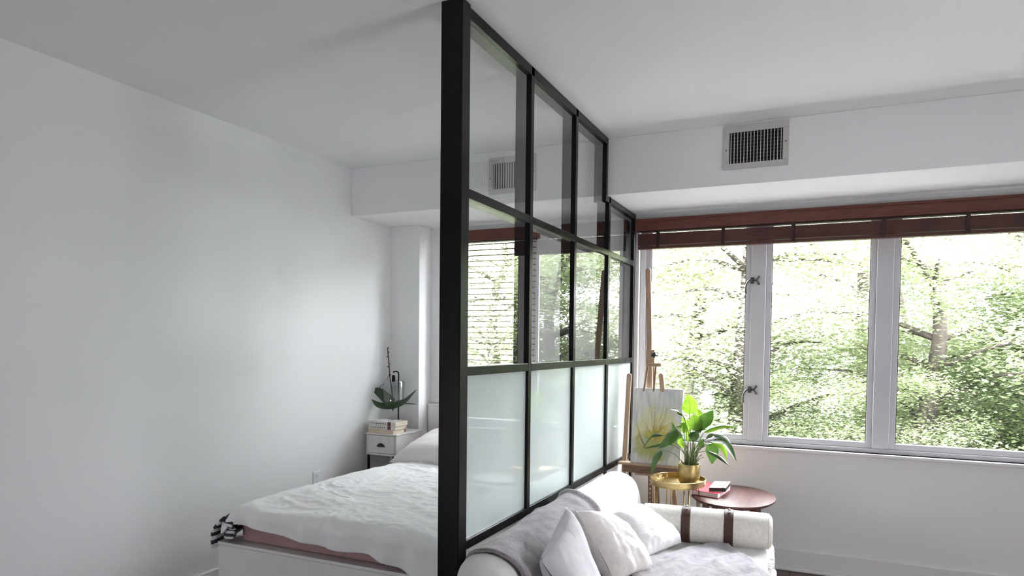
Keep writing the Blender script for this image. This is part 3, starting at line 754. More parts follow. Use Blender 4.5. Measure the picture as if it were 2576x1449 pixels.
# wall outlet
oy0, oy1, oz0, oz1 = 3.892, 3.962, .474, .588
wo = thing('wall_outlet', (XL, (oy0+oy1)/2, oz0), 'white double power outlet low on the left wall', 'outlet')
MB().box(XL, XL+.006, oy0, oy1, oz0, oz1).build('cover_plate', 'plastic', wo, bevel=.002)
for zc in ((oz0+oz1)/2+.026, (oz0+oz1)/2-.026):
    yc = (oy0+oy1)/2
    s_ = MB().box(XL+.006, XL+.0075, yc-.017, yc+.017, zc-.015, zc+.015).build('socket', 'plastic', wo, bevel=.001)
    m = MB(); m.box(XL+.0074, XL+.0079, yc-.008, yc-.005, zc-.002, zc+.008); m.box(XL+.0074, XL+.0079, yc+.005, yc+.008, zc-.002, zc+.008); m.tube([(XL+.0074, yc, zc-.008), (XL+.0079, yc, zc-.008)], .0028, 10)
    m.build('socket_slots', 'slot', s_)

# ================================================================== SOFA
SY0, SY1 = 2.27, 4.22
SX0, SX1 = -1.293, -.262
SZ = .425
sofa = thing('sofa', (-.79, 3.2, 0), 'white fabric daybed sofa with rounded back against the partition', 'sofa')
prof = [(SX0+.004, .12), (SX0+.002, .45), (SX0+.003, .62), (-1.280, .675), (-1.25, .718), (-1.195, .738), (-1.130, .729), (-1.075, .695), (-1.045, .64), (-1.025, .55), (-1.01, .40), (-1.005, .12)]
prof = [(p.x, p.z) for p in bez([(a, 0, c) for a, c in prof], 40)]
def sweep(profile, y0, y1, ny, off=0, rnd=.07, fn=None):
    cx = sum(p[0] for p in profile)/len(profile); cz = sum(p[1] for p in profile)/len(profile)
    mb = MB(); rows = []
    ts = [y0] + [y0+rnd*(1-cos(a)) for a in (pi/8, pi/4, 3*pi/8, pi/2)]
    ts2 = [y1-rnd*(1-cos(a)) for a in (pi/2, 3*pi/8, pi/4, pi/8)]+[y1]
    mid = [ts[-1]+(ts2[0]-ts[-1])*i/ny for i in range(1, ny)]
    allt = ts+mid+ts2
    for y in allt:
        e = min(y-y0, y1-y); k = 1.0
        if e < rnd: k = 1-(rnd*(1-sqrt(max(0, 1-((rnd-e)/rnd)**2))))/ .14
        for (x, z) in profile:
            xx = x; dx = (x-cx); dz = (z-cz)
            zz = z-.022*max(0, (z-.4)/.34)*smooth_step(3.6, 2.5, y)
            if e < rnd:
                sh = rnd-sqrt(max(0, rnd*rnd-(rnd-e)**2))
                l = sqrt(dx*dx+dz*dz)+1e-6
                xx = x-dx/l*sh; zz = zz-max(0, dz)/l*sh
            mb.v.append((xx, y, zz))
    n = len(profile); m_ = len(allt)
    for j in range(m_-1):
        for i in range(n-1):
            a = j*n+i; mb.f.append((a, a+1, a+n+1, a+n))
        mb.f.append((j*n+n-1, j*n, (j+1)*n, (j+1)*n+n-1))
    mb.f.append(tuple(range(n))[::-1]); mb.f.append(tuple((m_-1)*n+i for i in range(n)))
    return mb
sweep(prof, SY0, SY1+.02, 30, rnd=.075).build('backrest', 'sofaw', sofa, smooth=True)
m = MB().box(-1.0, SX1+.03, SY0+.02, 4.15, .10, .27); m.build('seat_base', 'linen', sofa, bevel=.02, seg=3)
def seat_fn(u, v):
    # top of the seat cover rolling over the front edge
    y = SY0+(4.16-SY0)*v
    Ltop = (SX1-.05)+1.02; tot = Ltop+.08+.30; s = u*tot
    xe = SX1+.010*nz(y*3, 1.2)
    if s < Ltop: x = -1.02+s; z = SZ
    elif s < Ltop+.08: a = (s-Ltop)/.08*pi/2; x = -1.02+Ltop+.05*sin(a); z = SZ-.05*(1-cos(a))
    else: x = xe; z = SZ-.05-(s-Ltop-.08)
    z += .010*nz(x*3, y*3, 2)+.005*nz(x*9, y*9, 4)
    x += .006*nz(y*8, z*8)
    z -= .05*smooth_step(.95, 1, v)*(1 if s < Ltop else 0)
    return (x, y, z)
MB().grid(seat_fn, 70, 90).build('seat_cover', 'fluff', sofa, smooth=True, solid=.02)
fr = MB()
for k in range(520):                     # fringe along the far end and the front edge of the cover
    if k < 300: p = Vector((-.95+.68*(k/300), 4.155+random.uniform(-.02, .012)-.13*(1-k/300)*0, SZ-.005)); d = Vector((random.uniform(-.3, .3), random.uniform(.0, .6), random.uniform(.2, 1))).normalized()
    else: p = Vector((SX1+.005, 3.0+1.15*((k-300)/220), random.uniform(.12, .40))); d = Vector((1, random.uniform(-.4, .4), random.uniform(-.8, .3))).normalized()
    fr.tube([p, p+d*.010+Vector((random.uniform(-.004, .004),)*3), p+d*.02], [.0022, .002, .0006], 4)
tag(fr.build('fringe', 'fluff', sofa), kind='stuff')
for x in (-.95, SX1-.02):
    for y in (SY0+.1, 4.06):
        MB().bar((x, y, .10), (x, y, 0), .05, .05, Vector((1, 0, 0)), .035, .035).build('leg', 'walnut', sofa)

# bolster
pL, pR = Vector((-.95, 3.88, .527)), Vector((-.247, 3.945, .527))
ax = (pR-pL).normalized(); bo = thing('bolster_cushion', (pL+pR)/2-Vector((0, 0, .097)), 'long natural linen bolster with two brown leather straps at the sofa end', 'cushion')
BR = .097
sd = ax.cross(Vector((0, 0, 1))).normalized(); upv = sd.cross(ax).normalized()
Lb = (pR-pL).length
rad = []; pts = []
for t, r in ((0, .03), (.002, .066), (.012, .083), (.03, .093), (.05, BR), (.2, BR*1.005), (.35, BR), (.5, BR*.995), (.65, BR), (.8, BR*1.005), (.95, BR), (.97, .093), (.988, .083), (.998, .066), (1, .03)):
    pts.append(pL+ax*Lb*t); rad.append(r)
m = MB(); m.tube(pts, rad, 48); m.build('bolster', 'linen', bo, smooth=True)
m = MB(); ring = [pR-ax*.022+(sd*cos(a)+upv*sin(a))*.0935 for a in [2*pi*k/40 for k in range(41)]]; m.tube(ring, .003, 6, cap=False)
m.build('piping', 'linen', bo, smooth=True); m = MB(); ring = [pL+ax*.022+(sd*cos(a)+upv*sin(a))*.0935 for a in [2*pi*k/40 for k in range(41)]]; m.tube(ring, .003, 6, cap=False)
m.build('piping', 'linen', bo, smooth=True)
for px in (1722, 1830):
    # position along the axis that projects nearest to the strap
    best = min(range(201), key=lambda i: abs((lambda p: CX+F_PX*rt.dot(p-CAM)/fw.dot(p-CAM))(pL+ax*Lb*i/200+upv*BR*.4-Vector((0, BR*.7, 0)))-px))
    c = pL+ax*Lb*best/200
    mb = MB(); n = 40
    for k in range(n+1):
        a = 2*pi*k/n
        for t, r in ((-.024, BR+.001), (-.022, BR+.005), (.022, BR+.005), (.024, BR+.001)):
            mb.v.append(tuple(c+ax*t+(sd*cos(a)+upv*sin(a))*r))
    for k in range(n):
        for i in range(3):
            a = k*4+i; mb.f.append((a, a+1, a+5, a+4))
    s_ = mb.build('strap', 'leather', bo, smooth=True, angle=40)
    tabm = MB()
    def tab(u, v): 
        a = radians(60-70*0)+radians(70)*v; a = pi-radians(55)-radians(45)*v
        return c+ax*(-.021+.042*u)*(1-.15*(1-v)**6)+(-sd*cos(pi-a)*-1*0+(sd*cos(a)+upv*sin(a))*(BR+.009))
    tabm.grid(lambda u, v: tab(u, v), 4, 8)
    if True:
        for aa in (68, 84):
            a = radians(aa)
            dirv = -sd*cos(a)+upv*sin(a) if (-sd).y < 0 else sd*cos(a)+upv*sin(a)
            st_ = MB(); st_.tube([c+dirv*(BR+.004), c+dirv*(BR+.010), c+dirv*(BR+.013)], [.008, .007, .003], 12); st_.build('stud', 'steel', s_, smooth=True)

# throw over the back
tp_ = [(-1.290, .60), (-1.290, .65), (-1.276, .69), (-1.245, .728), (-1.195, .746), (-1.125, .738), (-1.066, .703), (-1.032, .65), (-1.012, .56), (-.985, .47), (-.93, .447), (-.86, .446)]
tp_ = [(p.x, p.z) for p in bez([(a, 0, c) for a, c in tp_], 48)]
def throw_fn(u, v):
    i = u*(len(tp_)-1); k = min(int(i), len(tp_)-2); f = i-k
    x = tp_[k][0]*(1-f)+tp_[k+1][0]*f; z = tp_[k][1]*(1-f)+tp_[k+1][1]*f
    skew = .16*(u-.45)
    y0 = 2.37-.02*u+.03*nz(u*4, 1); y1 = 3.36-skew+.03*nz(u*5, 7)
    y = y0+(y1-y0)*v
    r = .012*(ridged(u*1.0, y, 2.6, 3.3)-.5)+.008*nz(u*5, y*6, 1)+.004*nz(u*14, y*16, 3)
    e = smooth_step(.93, 1.0, v)
    nxv = -1.16
    dx, dz = x-nxv, z-.5; l = sqrt(dx*dx+dz*dz)
    z -= .020*max(0, (z-.4)/.34)*smooth_step(3.6, 2.5, y)
    r = max(r, -.006)+.008+e*.030*sin(min(1, (v-.93)/.07 if v > .93 else 0)*pi)
    return (x+dx/l*r*(1 if x > -1.25 else .0), y, z+dz/l*r)
m = MB().grid(throw_fn, 60, 90)
tag(m.build('throw_blanket', 'greyfur', smooth=True, solid=.014), 'grey plush throw draped over the sofa back beside the partition', 'blanket')
# throw on the seat
ca, cb, cc, cd = atz(1590, 1418, SZ+.012), atz(1818, 1366, SZ+.012), atz(1985, 1500, SZ+.012), atz(1600, 1640, SZ+.012)
def seat_throw(u, v):
    p = ca*(1-u)*(1-v)+cb*u*(1-v)+cc*u*v+cd*(1-u)*v
    p = p+Vector((.02*nz(v*5, u, 3), .02*nz(u*5, v, 8), 0))
    fold = max(0, ridged(u*.9+v*.5, v*1.6-u*.2, 2.2, 6.3)-.25)
    h = .016+.030*fold*fold+.010*nz(u*6, v*6, 2)+.004*nz(u*22, v*22, 5)
    over = max(0, p.x-(SX1-.015))
    if over > 0:
        p = Vector((SX1+.022, p.y, p.z-over)); return p+Vector((h*.5, 0, 0))
    return p+Vector((0, 0, h))
m = MB().grid(seat_throw, 90, 90)
tag(m.build('throw_blanket', 'greythrow', smooth=True, solid=.012), 'rumpled pale grey throw lying flat on the white sofa seat', 'blanket')

# cushions
def P3(px, py, Y): return at(px, py, Y)
pillow('cushion', [(-.975, 2.40, .715), (-1.000, 2.76, .835), (-.815, 2.70, .455), (-.775, 2.40, .44)], .14, 'pgrey', 'pale grey cotton cushion leaning on the throw, leftmost on the sofa', 'cushion', 'sofa cushions', wr=.008, seed=11, pinch=.07)
pillow('cushion', [(-1.035, 2.98, .765), (-.985, 3.30, .685), (-.745, 3.25, .455), (-.845, 3.00, .45)], .15, 'pbeige', 'crumpled ivory linen cushion in the middle of the three', 'cushion', 'sofa cushions', wr=.022, seed=21, pinch=.05)
pillow('cushion', [(-1.03, 3.50, .630), (-.985, 3.88, .605), (-.690, 3.74, .465), (-.82, 3.40, .45)], .135, 'pwhite', 'bright white cushion lying against the bolster, rightmost on the sofa', 'cushion', 'sofa cushions', wr=.020, seed=31, pinch=.06)

# ================================================================== EASEL + CANVAS
EY = 4.665
ez = thing('easel', (-1.08, EY+.1, 0), 'beech wood studio easel beside the window holding a painting', 'easel')
tilt = .045
def epx(px, py, dy=0.0): return at(px, py, EY+dy)
mt, mm = epx(1631, 676, .17), epx(1644, 975, .08)
mb_ = mm+(mm-mt)*((mm.z-.02)/(mt.z-mm.z))
mb_ = Vector((mm.x+.03, EY+.03, .02))
m = MB(); m.bar(mb_, mt-Vector((0, 0, .015)), .036, .022, Vector((1, 0, 0)))
m.tube([mt+Vector((0, -.011, -.016)), mt+Vector((0, .011, -.016))], .018, 20)
m.build('mast', 'wood', ez, bevel=.002)
c = epx(1637, 900, .085)
m = MB(); m.box(c.x-.028, c.x+.030, c.y-.022, c.y+.028, c.z-.05, c.z+.055); cl = m.build('clamp_block', 'wood', ez, bevel=.003)
kc = epx(1646, 893, .055); m = MB()
m.tube([kc+Vector((0, .02, 0)), kc+Vector((0, -.006, 0))], .006, 10)
star = []
nst = 40
for sgn_y in (-.006, -.024):
    for k in range(nst):
        a = 2*pi*k/nst; r = .0165+.0045*cos(5*a+.6); star.append(kc+Vector((r*cos(a), sgn_y, r*sin(a))))
b0 = len(m.v); m.v += [tuple(p) for p in star]
m.f += [tuple(b0+k for k in range(nst)), tuple(b0+nst+k for k in range(nst))[::-1]]+[(b0+k, b0+(k+1) % nst, b0+nst+(k+1) % nst, b0+nst+k) for k in range(nst)]
m.build('clamp_knob', 'slot', cl, bevel=.0015)
sa, sb = epx(1626, 917, .045), epx(1664, 917, .045)
m = MB(); m.box(sa.x, sb.x, sa.y-.014, sa.y+.03, sa.z-.013, sa.z+.011); tr_ = m.build('canvas_holder', 'wood', ez, bevel=.002)
def text(body, size, loc, rot, m_, name, parent):
    cu = bpy.data.curves.new(name, 'FONT'); cu.body = body; cu.size = size; cu.extrude = .0003; cu.align_x = 'CENTER'; cu.align_y = 'CENTER'
    o = bpy.data.objects.new(name+'_tmp', cu); C.objects.link(o); dg = bpy.context.evaluated_depsgraph_get()
    me = bpy.data.meshes.new_from_object(o.evaluated_get(dg)); bpy.data.objects.remove(o)
    me.materials.clear(); me.materials.append(M[m_])
    o = bpy.data.objects.new(name, me); C.objects.link(o)
    o.parent = parent; o.location = Vector(loc)-WL[parent.name]; o.rotation_euler = rot; return o
text('mont marte', .0145, ((sa.x+sb.x)/2+.002, sa.y-.0146, sa.z-.001), (pi/2, 0, 0), 'ink', 'lettering', tr_)
for px0, px1 in ((1630, 1620), (1650, 1645)):
    a_, b_ = epx(px0, 920, .075), epx(px1, 985, .055)
    MB().bar(a_, b_, .012, .02).build('brace', 'woodx', ez, bevel=.001)
# side uprights
for (t_, e_, bt) in (((1583, 945), (1577, 1150), -1.30), ((1663, 945), (1684, 1010), -.86)):
    tp2 = epx(*t_, .06)
    bb_ = Vector((bt, EY+.02, .01))
    m = MB(); m.bar(bb_, tp2, .032, .022, Vector((1, 0, 0)))
    m.tube([tp2+Vector((0, -.011, 0)), tp2+Vector((0, .011, 0))], .016, 18)
    m.build('upright', 'wood', ez, bevel=.002)
MB().bar(Vector((-1.08, 4.97, .01)), epx(1640, 905, .16), .03, .022).build('rear_leg', 'woodx', ez, bevel=.002)
# ledge
la, lb2 = epx(1556, 1163, -.02), epx(1716, 1163, -.02)
lx0, lx1 = max(la.x, -1.306), lb2.x+.02
zl = epx(1600, 1163, 0).z
le = MB().box(lx0, lx1, EY-.042, EY+.03, zl-.016, zl).build('ledge', 'wood', ez, bevel=.002)
MB().box(lx0+.03, lx1, EY-.012, EY+.012, zl-.070, zl-.016).build('ledge_beam', 'woodx', ez, bevel=.002)
for px in (1626, 1658):
    p = epx(px, 1178, -.012)
    m = MB(); m.tube([(p.x, EY-.011, zl-.045), (p.x, EY-.015, zl-.045)], .004, 10); m.build('screw', 'hand', ez, smooth=True, angle=30)
MB().box(epx(1600, 1190).x, lx1+.005, EY-.030, EY+.010, zl-.082, zl-.068).build('lower_rail', 'wood', ez, bevel=.002)
m = MB(); x_ = epx(1636, 1230, .0).x
m.bar(Vector((x_, EY-.004, zl-.08)), Vector((x_+.01, EY, .02)), .032, .02); rk = m.build('ratchet_post', 'woodx', ez, bevel=.002)
for k in range(9):
    z = zl-.11-.03*k
    m = MB(); m.tube([(x_+.001+.001*k*.5, EY-.0175, z), (x_+.001, EY-.0130, z)], .0045, 10); m.build('peg_hole', 'steel', rk)
MB().box(-1.30, -.86, EY+.0, EY+.03, .10, .135).build('cross_bar', 'woodx', ez, bevel=.002)

cv0, cv1 = epx(1587, 1160), epx(1712, 1160)
ch = epx(1585, 976).z-zl
cw = cv1.x-cv0.x
cvs = thing('painting', ((cv0.x+cv1.x)/2, EY+.0, zl), 'unframed abstract canvas with yellow and olive swirls resting on the easel', 'painting')
def cpt(u, v, d=0): return Vector((cv0.x-.012*0+cw*u, EY-.020+.070*v+d, zl+ch*v))
m = MB(); m.hexa([cpt(0, 0), cpt(1, 0), cpt(1, 0, .018), cpt(0, 0, .018), cpt(0, 1), cpt(1, 1), cpt(1, 1, .018), cpt(0, 1, .018)])
cn = m.build('canvas', 'canvas', cvs, bevel=.002)
m = MB().grid(lambda u, v: cpt(.004+.992*u, .004+.992*v, -.0012), 12, 16, uv=True); m.build('painted_face', 'paint', cvs, solid=.0008)
random.seed(21)
stk = MB()
def stroke(p, w0, w1):
    p = bez([(a, 0, b_) for a, b_ in p], 14); n = len(p)
    b0 = len(stk.v)
    for i, q in enumerate(p):
        d = (p[min(i+1, n-1)]-p[max(i-1, 0)]); d.normalize(); wv = w0+(w1-w0)*i/(n-1)
        for s in (-1, 1):
            uu = max(.01, min(.99, q.x-d.z*s*wv)); vv = max(.01, min(.99, q.z+d.x*s*wv))
            stk.v.append(tuple(cpt(uu, vv, -.0024)))
    for i in range(n-1): a = b0+2*i; stk.f.append((a, a+1, a+3, a+2))
for k in range(22):
    a = random.uniform(.25, .75)*pi if k % 2 else random.uniform(.12, .4)*pi
    L_ = random.uniform(.25, .5); x0 = random.uniform(.42, .56); y0 = random.uniform(.28, .40)
    q = [(x0, y0)]; 
    for s in range(3):
        a += random.uniform(-.35, .35); q.append((q[-1][0]+cos(a)*L_/3, q[-1][1]+sin(a)*L_/3*.9))
    stroke(q, .0045, .0015)
for k in range(5):
    stroke([(.10+.03*k, .52-.05*k), (.18+.03*k, .34-.03*k), (.32, .22-.02*k)], .004, .012)
tag(stk.build('brush_strokes', 'stroke', cvs, solid=.0004), kind='stuff')
m = MB()
for px in ((1640, 1026), (1645, 1026), (1634, 1024)):
    u = (epx(*px).x-cv0.x)/cw; v = (epx(*px).z-zl)/ch; p = cpt(u, v, -.0024); m.tube([p, p+Vector((0, .0008, 0))], .0028, 8)
m.build('paint_spot', 'ink', cvs)

# ================================================================== BRASS TRAY TABLE, PLANT
TC = Vector((-.852, 4.425, 0)); TZ = .650; TR = .172
tt = thing('tray_table', (TC.x, TC.y, 0), 'small round brass tray table holding the plant', 'table')
tsy = 1.14
MB().lathe([(0, 0), (TR-.012, 0), (TR-.003, .003), (TR, .010), (TR+.002, .040), (TR-.002, .042), (TR-.004, .040), (TR-.006, .012), (TR-.014, .007), (0, .006)], (TC.x, TC.y, TZ-.008), 64, 1, tsy).build('tray', 'brass', tt, smooth=True, angle=40)
MB().lathe([(0, 0), (TR-.02, 0), (TR-.02, .003), (0, .003)], (TC.x, TC.y, TZ-.013), 48, 1, tsy).build('tray_base', 'brassd', tt, smooth=True, angle=40)
for k in range(4):
    a = radians(35+90*k); d = Vector((cos(a), sin(a)*tsy, 0)); r1, r2 = TR*.80, TR*.86
    side = Vector((-sin(a), cos(a), 0))
    m = MB()
    for s in (-1, 1): m.tube([TC+d*r1+side*.016*s+Vector((0, 0, TZ-.012)), TC+d*r2+side*.010*s+Vector((0, 0, .0))], .0042, 8)
    m.tube([TC+d*r2-side*.010+Vector((0, 0, .0045)), TC+d*r2+side*.010+Vector((0, 0, .0045))], .0042, 8)
    m.build('leg', 'brassd', tt, smooth=True)

PC = at(1733, 1215, 4.43); PC = Vector((PC.x, 4.43, TZ-.002))
pl = thing('potted_lily', PC, 'leafy green peace lily in a brass pot on the tray table', 'plant')
PR = .0685; PH = at(1733, 1166, 4.43).z-PC.z
MB().lathe([(0, 0), (.042, 0), (.055, .006), (.064, .022), (PR, .055), (PR+.0005, PH-.004), (PR-.001, PH), (PR-.004, PH), (PR-.005, PH-.01), (PR-.006, PH-.022), (0, PH-.022)], PC, 48).build('pot', 'brassd', pl, smooth=True, angle=50)
MB().lathe([(0, 0), (PR-.007, 0), (PR-.007, .004), (.03, .008), (0, .009)], PC+Vector((0, 0, PH-.022)), 24).build('soil', 'soil', pl, smooth=True)
PY = 4.43
# leaf: petiole knee, blade base, middle, tip (photo pixels + depth offset), width px, blade normal
LV = [
 ((1734, 1042), (1736, 1020), (1730, 993), 38, (.05, .06, .08), (-.2, -1, .2)),
 ((1724, 1060), (1708, 1034), (1686, 1029), 24, (-.02, -.05, -.08), (-.5, -.4, .9)),
 ((1744, 1084), (1748, 1062), (1743, 1042), 34, (-.04, -.05, -.05), (.1, -1, .3)),
 ((1745, 1082), (1775, 1058), (1794, 1032), 32, (-.02, -.03, -.02), (.35, -.7, .7)),
 ((1770, 1088), (1812, 1072), (1858, 1074), 17, (.02, .05, .06), (.1, -.55, .9)),
 ((1790, 1091), (1822, 1098), (1843, 1124), 20, (-.02, -.02, -.02), (.5, -.4, .9)),
 ((1786, 1108), (1825, 1118), (1853, 1161), 23, (-.05, -.08, -.10), (.6, -.5, .7)),
 ((1786, 1116), (1792, 1140), (1791, 1168), 28, (.03, .04, .04), (.1, -1, -.1)),
 ((1779, 1134), (1808, 1148), (1835, 1172), 13, (-.06, -.09, -.10), (.3, -.5, .9)),
 ((1788, 1112), (1815, 1125), (1829, 1156), 18, (.02, .03, .03), (.5, -.7, .4)),
 ((1702, 1081), (1684, 1102), (1657, 1128), 31, (-.05, -.08, -.10), (-.3, -.8, .5)),
 ((1669, 1094), (1640, 1096), (1617, 1128), 13, (.0, .0, -.02), (-.5, -.5, .7)),
 ((1694, 1120), (1660, 1122), (1620, 1129), 14, (-.04, -.06, -.08), (0, -.45, .9)),
 ((1664, 1133), (1648, 1155), (1637, 1193), 20, (-.08, -.11, -.13), (-.5, -.8, .2)),
 ((1721, 1090), (1716, 1070), (1701, 1074), 18, (.0, .0, -.02), (-.4, -.7, .6)),
 ((1742, 1086), (1746, 1098), (1744, 1111), 24, (-.08, -.10, -.10), (.0, -1, .2)),
 ((1731, 1112), (1732, 1095), (1728, 1075), 16, (.03, .03, .03), (.1, -1, .1)),
 ((1764, 1128), (1764, 1116), (1770, 1104), 15, (.03, .03, .03), (.2, -1, .3)),
 ((1727, 1088), (1726, 1066), (1714, 1050), 15, (.02, .02, .01), (-.4, -1, .2)),
 ((1752, 1088), (1764, 1076), (1780, 1074), 18, (-.03, -.03, -.03), (.2, -.4, .9)),
 ((1756, 1064), (1760, 1044), (1752, 1026), 16, (.07, .08, .09), (.3, -1, .1)),
 ((1776, 1104), (1800, 1096), (1834, 1110), 16, (.04, .06, .07), (.2, -.4, .9)),
 ((1716, 1100), (1700, 1088), (1690, 1062), 14, (.05, .06, .07), (-.3, -1, .2)),
 ((1722, 1126), (1712, 1112), (1716, 1096), 14, (.05, .05, .05), (.2, -1, .2)),
]
pm = .00253
random.seed(5)
for i, (b_, md, tp, wpx, dy, nr) in enumerate(LV):
    B_, Md, Tp = at(*b_, PY+dy[0]), at(*md, PY+dy[1]), at(*tp, PY+dy[2])
    root_ = PC+Vector((random.uniform(-.030, .030), random.uniform(-.028, .028), PH-.018))
    kn = root_*.45+B_*.55+Vector((0, 0, .020)); kn.x = root_.x+(B_.x-root_.x)*.42
    st_ = bez([root_, kn, B_], 12)
    m = MB(); m.tube(st_, [.0030-.0012*k/12 for k in range(13)], 7)
    so = m.build('stem', 'stem', pl, smooth=True)
    p = bez([B_, Md, Tp], 16)
    lo = leaf_mesh(p, wpx*pm*1.12, Vector(nr), 8, -.22 if i % 3 else .2, wav=.05).build('leaf', 'leaflit' if i in (0, 2, 4, 9, 14, 16, 18, 20, 23) else 'leafd', pl, smooth=True)
    mr = MB(); mr.tube([q-Vector(nr).normalized()*-.0006 for q in p], [.0016-.0012*k/16 for k in range(17)], 5); mr.build('midrib', 'stem', lo, smooth=True)
for k in range(12):                      # bare petioles in the middle of the clump
    a = random.uniform(0, 2*pi); r_ = PC+Vector((cos(a)*.03, sin(a)*.03, PH-.018)); e_ = r_+Vector((cos(a)*.04+random.uniform(-.02, .02), sin(a)*.04, random.uniform(.06, .13)))
    m = MB(); m.tube(bez([r_, (r_+e_)/2+Vector((0, 0, .015)), e_], 8), [.0028]*5+[.0016]*4, 6); m.build('stem', 'stem', pl, smooth=True)

# tangle of fine brass wire lights on the tray
fl_ = thing('fairy_lights', (-.965, 4.40, TZ), 'tangle of fine brass wire lights on the left of the tray', 'string lights')
random.seed(9); pts = []
for k in range(34):
    pts.append(Vector((-.965+random.uniform(-.045, .055), 4.40+random.uniform(-.07, .07), TZ+.004+abs(random.gauss(0, .022)))))
wp = bez(pts, 240); wp = [Vector((q.x, q.y, max(q.z, TZ+.002))) for q in wp]
m = MB(); m.tube(wp, .0009, 5); m.build('wire', 'brass', fl_, smooth=True)
m = MB()
for k in range(0, 240, 13):
    m.lathe([(0, -.003), (.0022, -.002), (.0026, 0), (.0018, .003), (0, .004)], wp[k], 8)
tag(m.build('bulbs', 'bulb', fl_, smooth=True), kind='stuff')
m = MB(); m.bar(Vector((-.975, 4.325, TZ+.006)), Vector((-.955, 4.36, TZ+.008)), .010, .008); m.build('battery_tube', 'brass', fl_, bevel=.001)

# ================================================================== WALNUT SIDE TABLE + BOOKS
SC = Vector((-.535, 4.615, 0)); SH = .566
wt = thing('side_table', SC, 'low oval dark walnut side table under the window', 'table')
def oval(n=64):
    out = []
    for k in range(n):
        a = 2*pi*k/n; x = .262*cos(a); y = .345*sin(a)
        x += .03*sin(a)*-.4; out.append((SC.x+x, SC.y+y))
    return out
m = MB(); ov = oval(); n = len(ov)
for z, s in ((SH-.024, .93), (SH-.010, .995), (SH-.005, 1.0), (SH-.001, .995), (SH, .985)):
    for x, y in ov: m.v.append((SC.x+(x-SC.x)*s, SC.y+(y-SC.y)*s, z))
for j in range(4):
    for k in range(n): m.f.append((j*n+k, j*n+(k+1) % n, (j+1)*n+(k+1) % n, (j+1)*n+k))
m.f.append(tuple(range(n))[::-1]); m.f.append(tuple(4*n+k for k in range(n)))
m.build('tabletop', 'walnut', wt, smooth=True, angle=35)
for px, yy, sp_ in ((1776, 4.42, (-.03, -.03)), (1862, 4.40, (.0, -.03)), (1904, 4.50, (.035, -.01)), (1800, 4.84, (-.03, .04)), (1890, 4.84, (.03, .04))):
    x = max(-.74, min(-.33, at(px, 1290, yy).x)); m = MB()
    m.tube([(x, yy, SH-.024), (x+sp_[0], yy+sp_[1], 0)], [.022, .012], 14); m.build('leg', 'walnut', wt, smooth=True, angle=40)
# red book, notebook
rb = [atz(1741, 1243, SH+.002), atz(1806, 1254, SH+.002), atz(1838, 1232, SH+.002)]
def quad_book(name, p0, p1, p2, z0, h, cov, pages, label, spine_left=True, band=False):
    # p0 front-left, p1 front-right, p2 back-right
    ex = (p1-p0); ey = (p2-p1); ex.z = ey.z = 0
    r = thing(name, (p0+p2)/2*1.0, label, 'book'); WL[r.name] = Vector(((p0.x+p2.x)/2, (p0.y+p2.y)/2, z0)); r.location = WL[r.name]
    def q(u, v, z): return Vector((p0.x+ex.x*u+ey.x*v, p0.y+ex.y*u+ey.y*v, z))
    def slab(u0, u1, v0, v1, za, zb): return [q(u0, v0, za), q(u1, v0, za), q(u1, v1, za), q(u0, v1, za), q(u0, v0, zb), q(u1, v0, zb), q(u1, v1, zb), q(u0, v1, zb)]
    t = .0025; m = MB(); m.hexa(slab(0, 1, 0, 1, z0, z0+t)); m.hexa(slab(0, 1, 0, 1, z0+h-t, z0+h)); m.hexa(slab(0, .02, 0, 1, z0+t, z0+h-t))
    m.build('cover', cov, r, bevel=.0008, seg=1)
    m = MB(); m.hexa(slab(.02, .985, .015, .985, z0+t, z0+h-t)); m.build('page_block', pages, r)
    if band:
        m = MB(); m.hexa(slab(.80, .84, -.006, 1.006, z0+h, z0+h+.0012)); m.hexa(slab(.80, .84, -.012, -.004, z0, z0+h+.0012)); m.build('elastic_band', 'slot', r)
    return r
e1 = rb[1]-rb[0]; e2 = (rb[2]-rb[1])
quad_book('book', rb[0], rb[1], rb[1]+e2, SH, .030, 'redbk', 'whitepg', 'thick red book lying on the walnut table under the notebook')
zt2 = SH+.030
n0, n1, n2 = atz(1783, 1237, zt2), atz(1826, 1238, zt2), atz(1838, 1222, zt2)
quad_book('notebook', n0, n1, n2, zt2, .028, 'blush', 'darkpg', 'small blush notebook with dark page edges and black elastic on the red book', band=True)

M['concrete'] = mat('bounce_slab_grey', (.13, .128, .125), .85, var=.06, vscale=4, bump=.1, bscale=40)
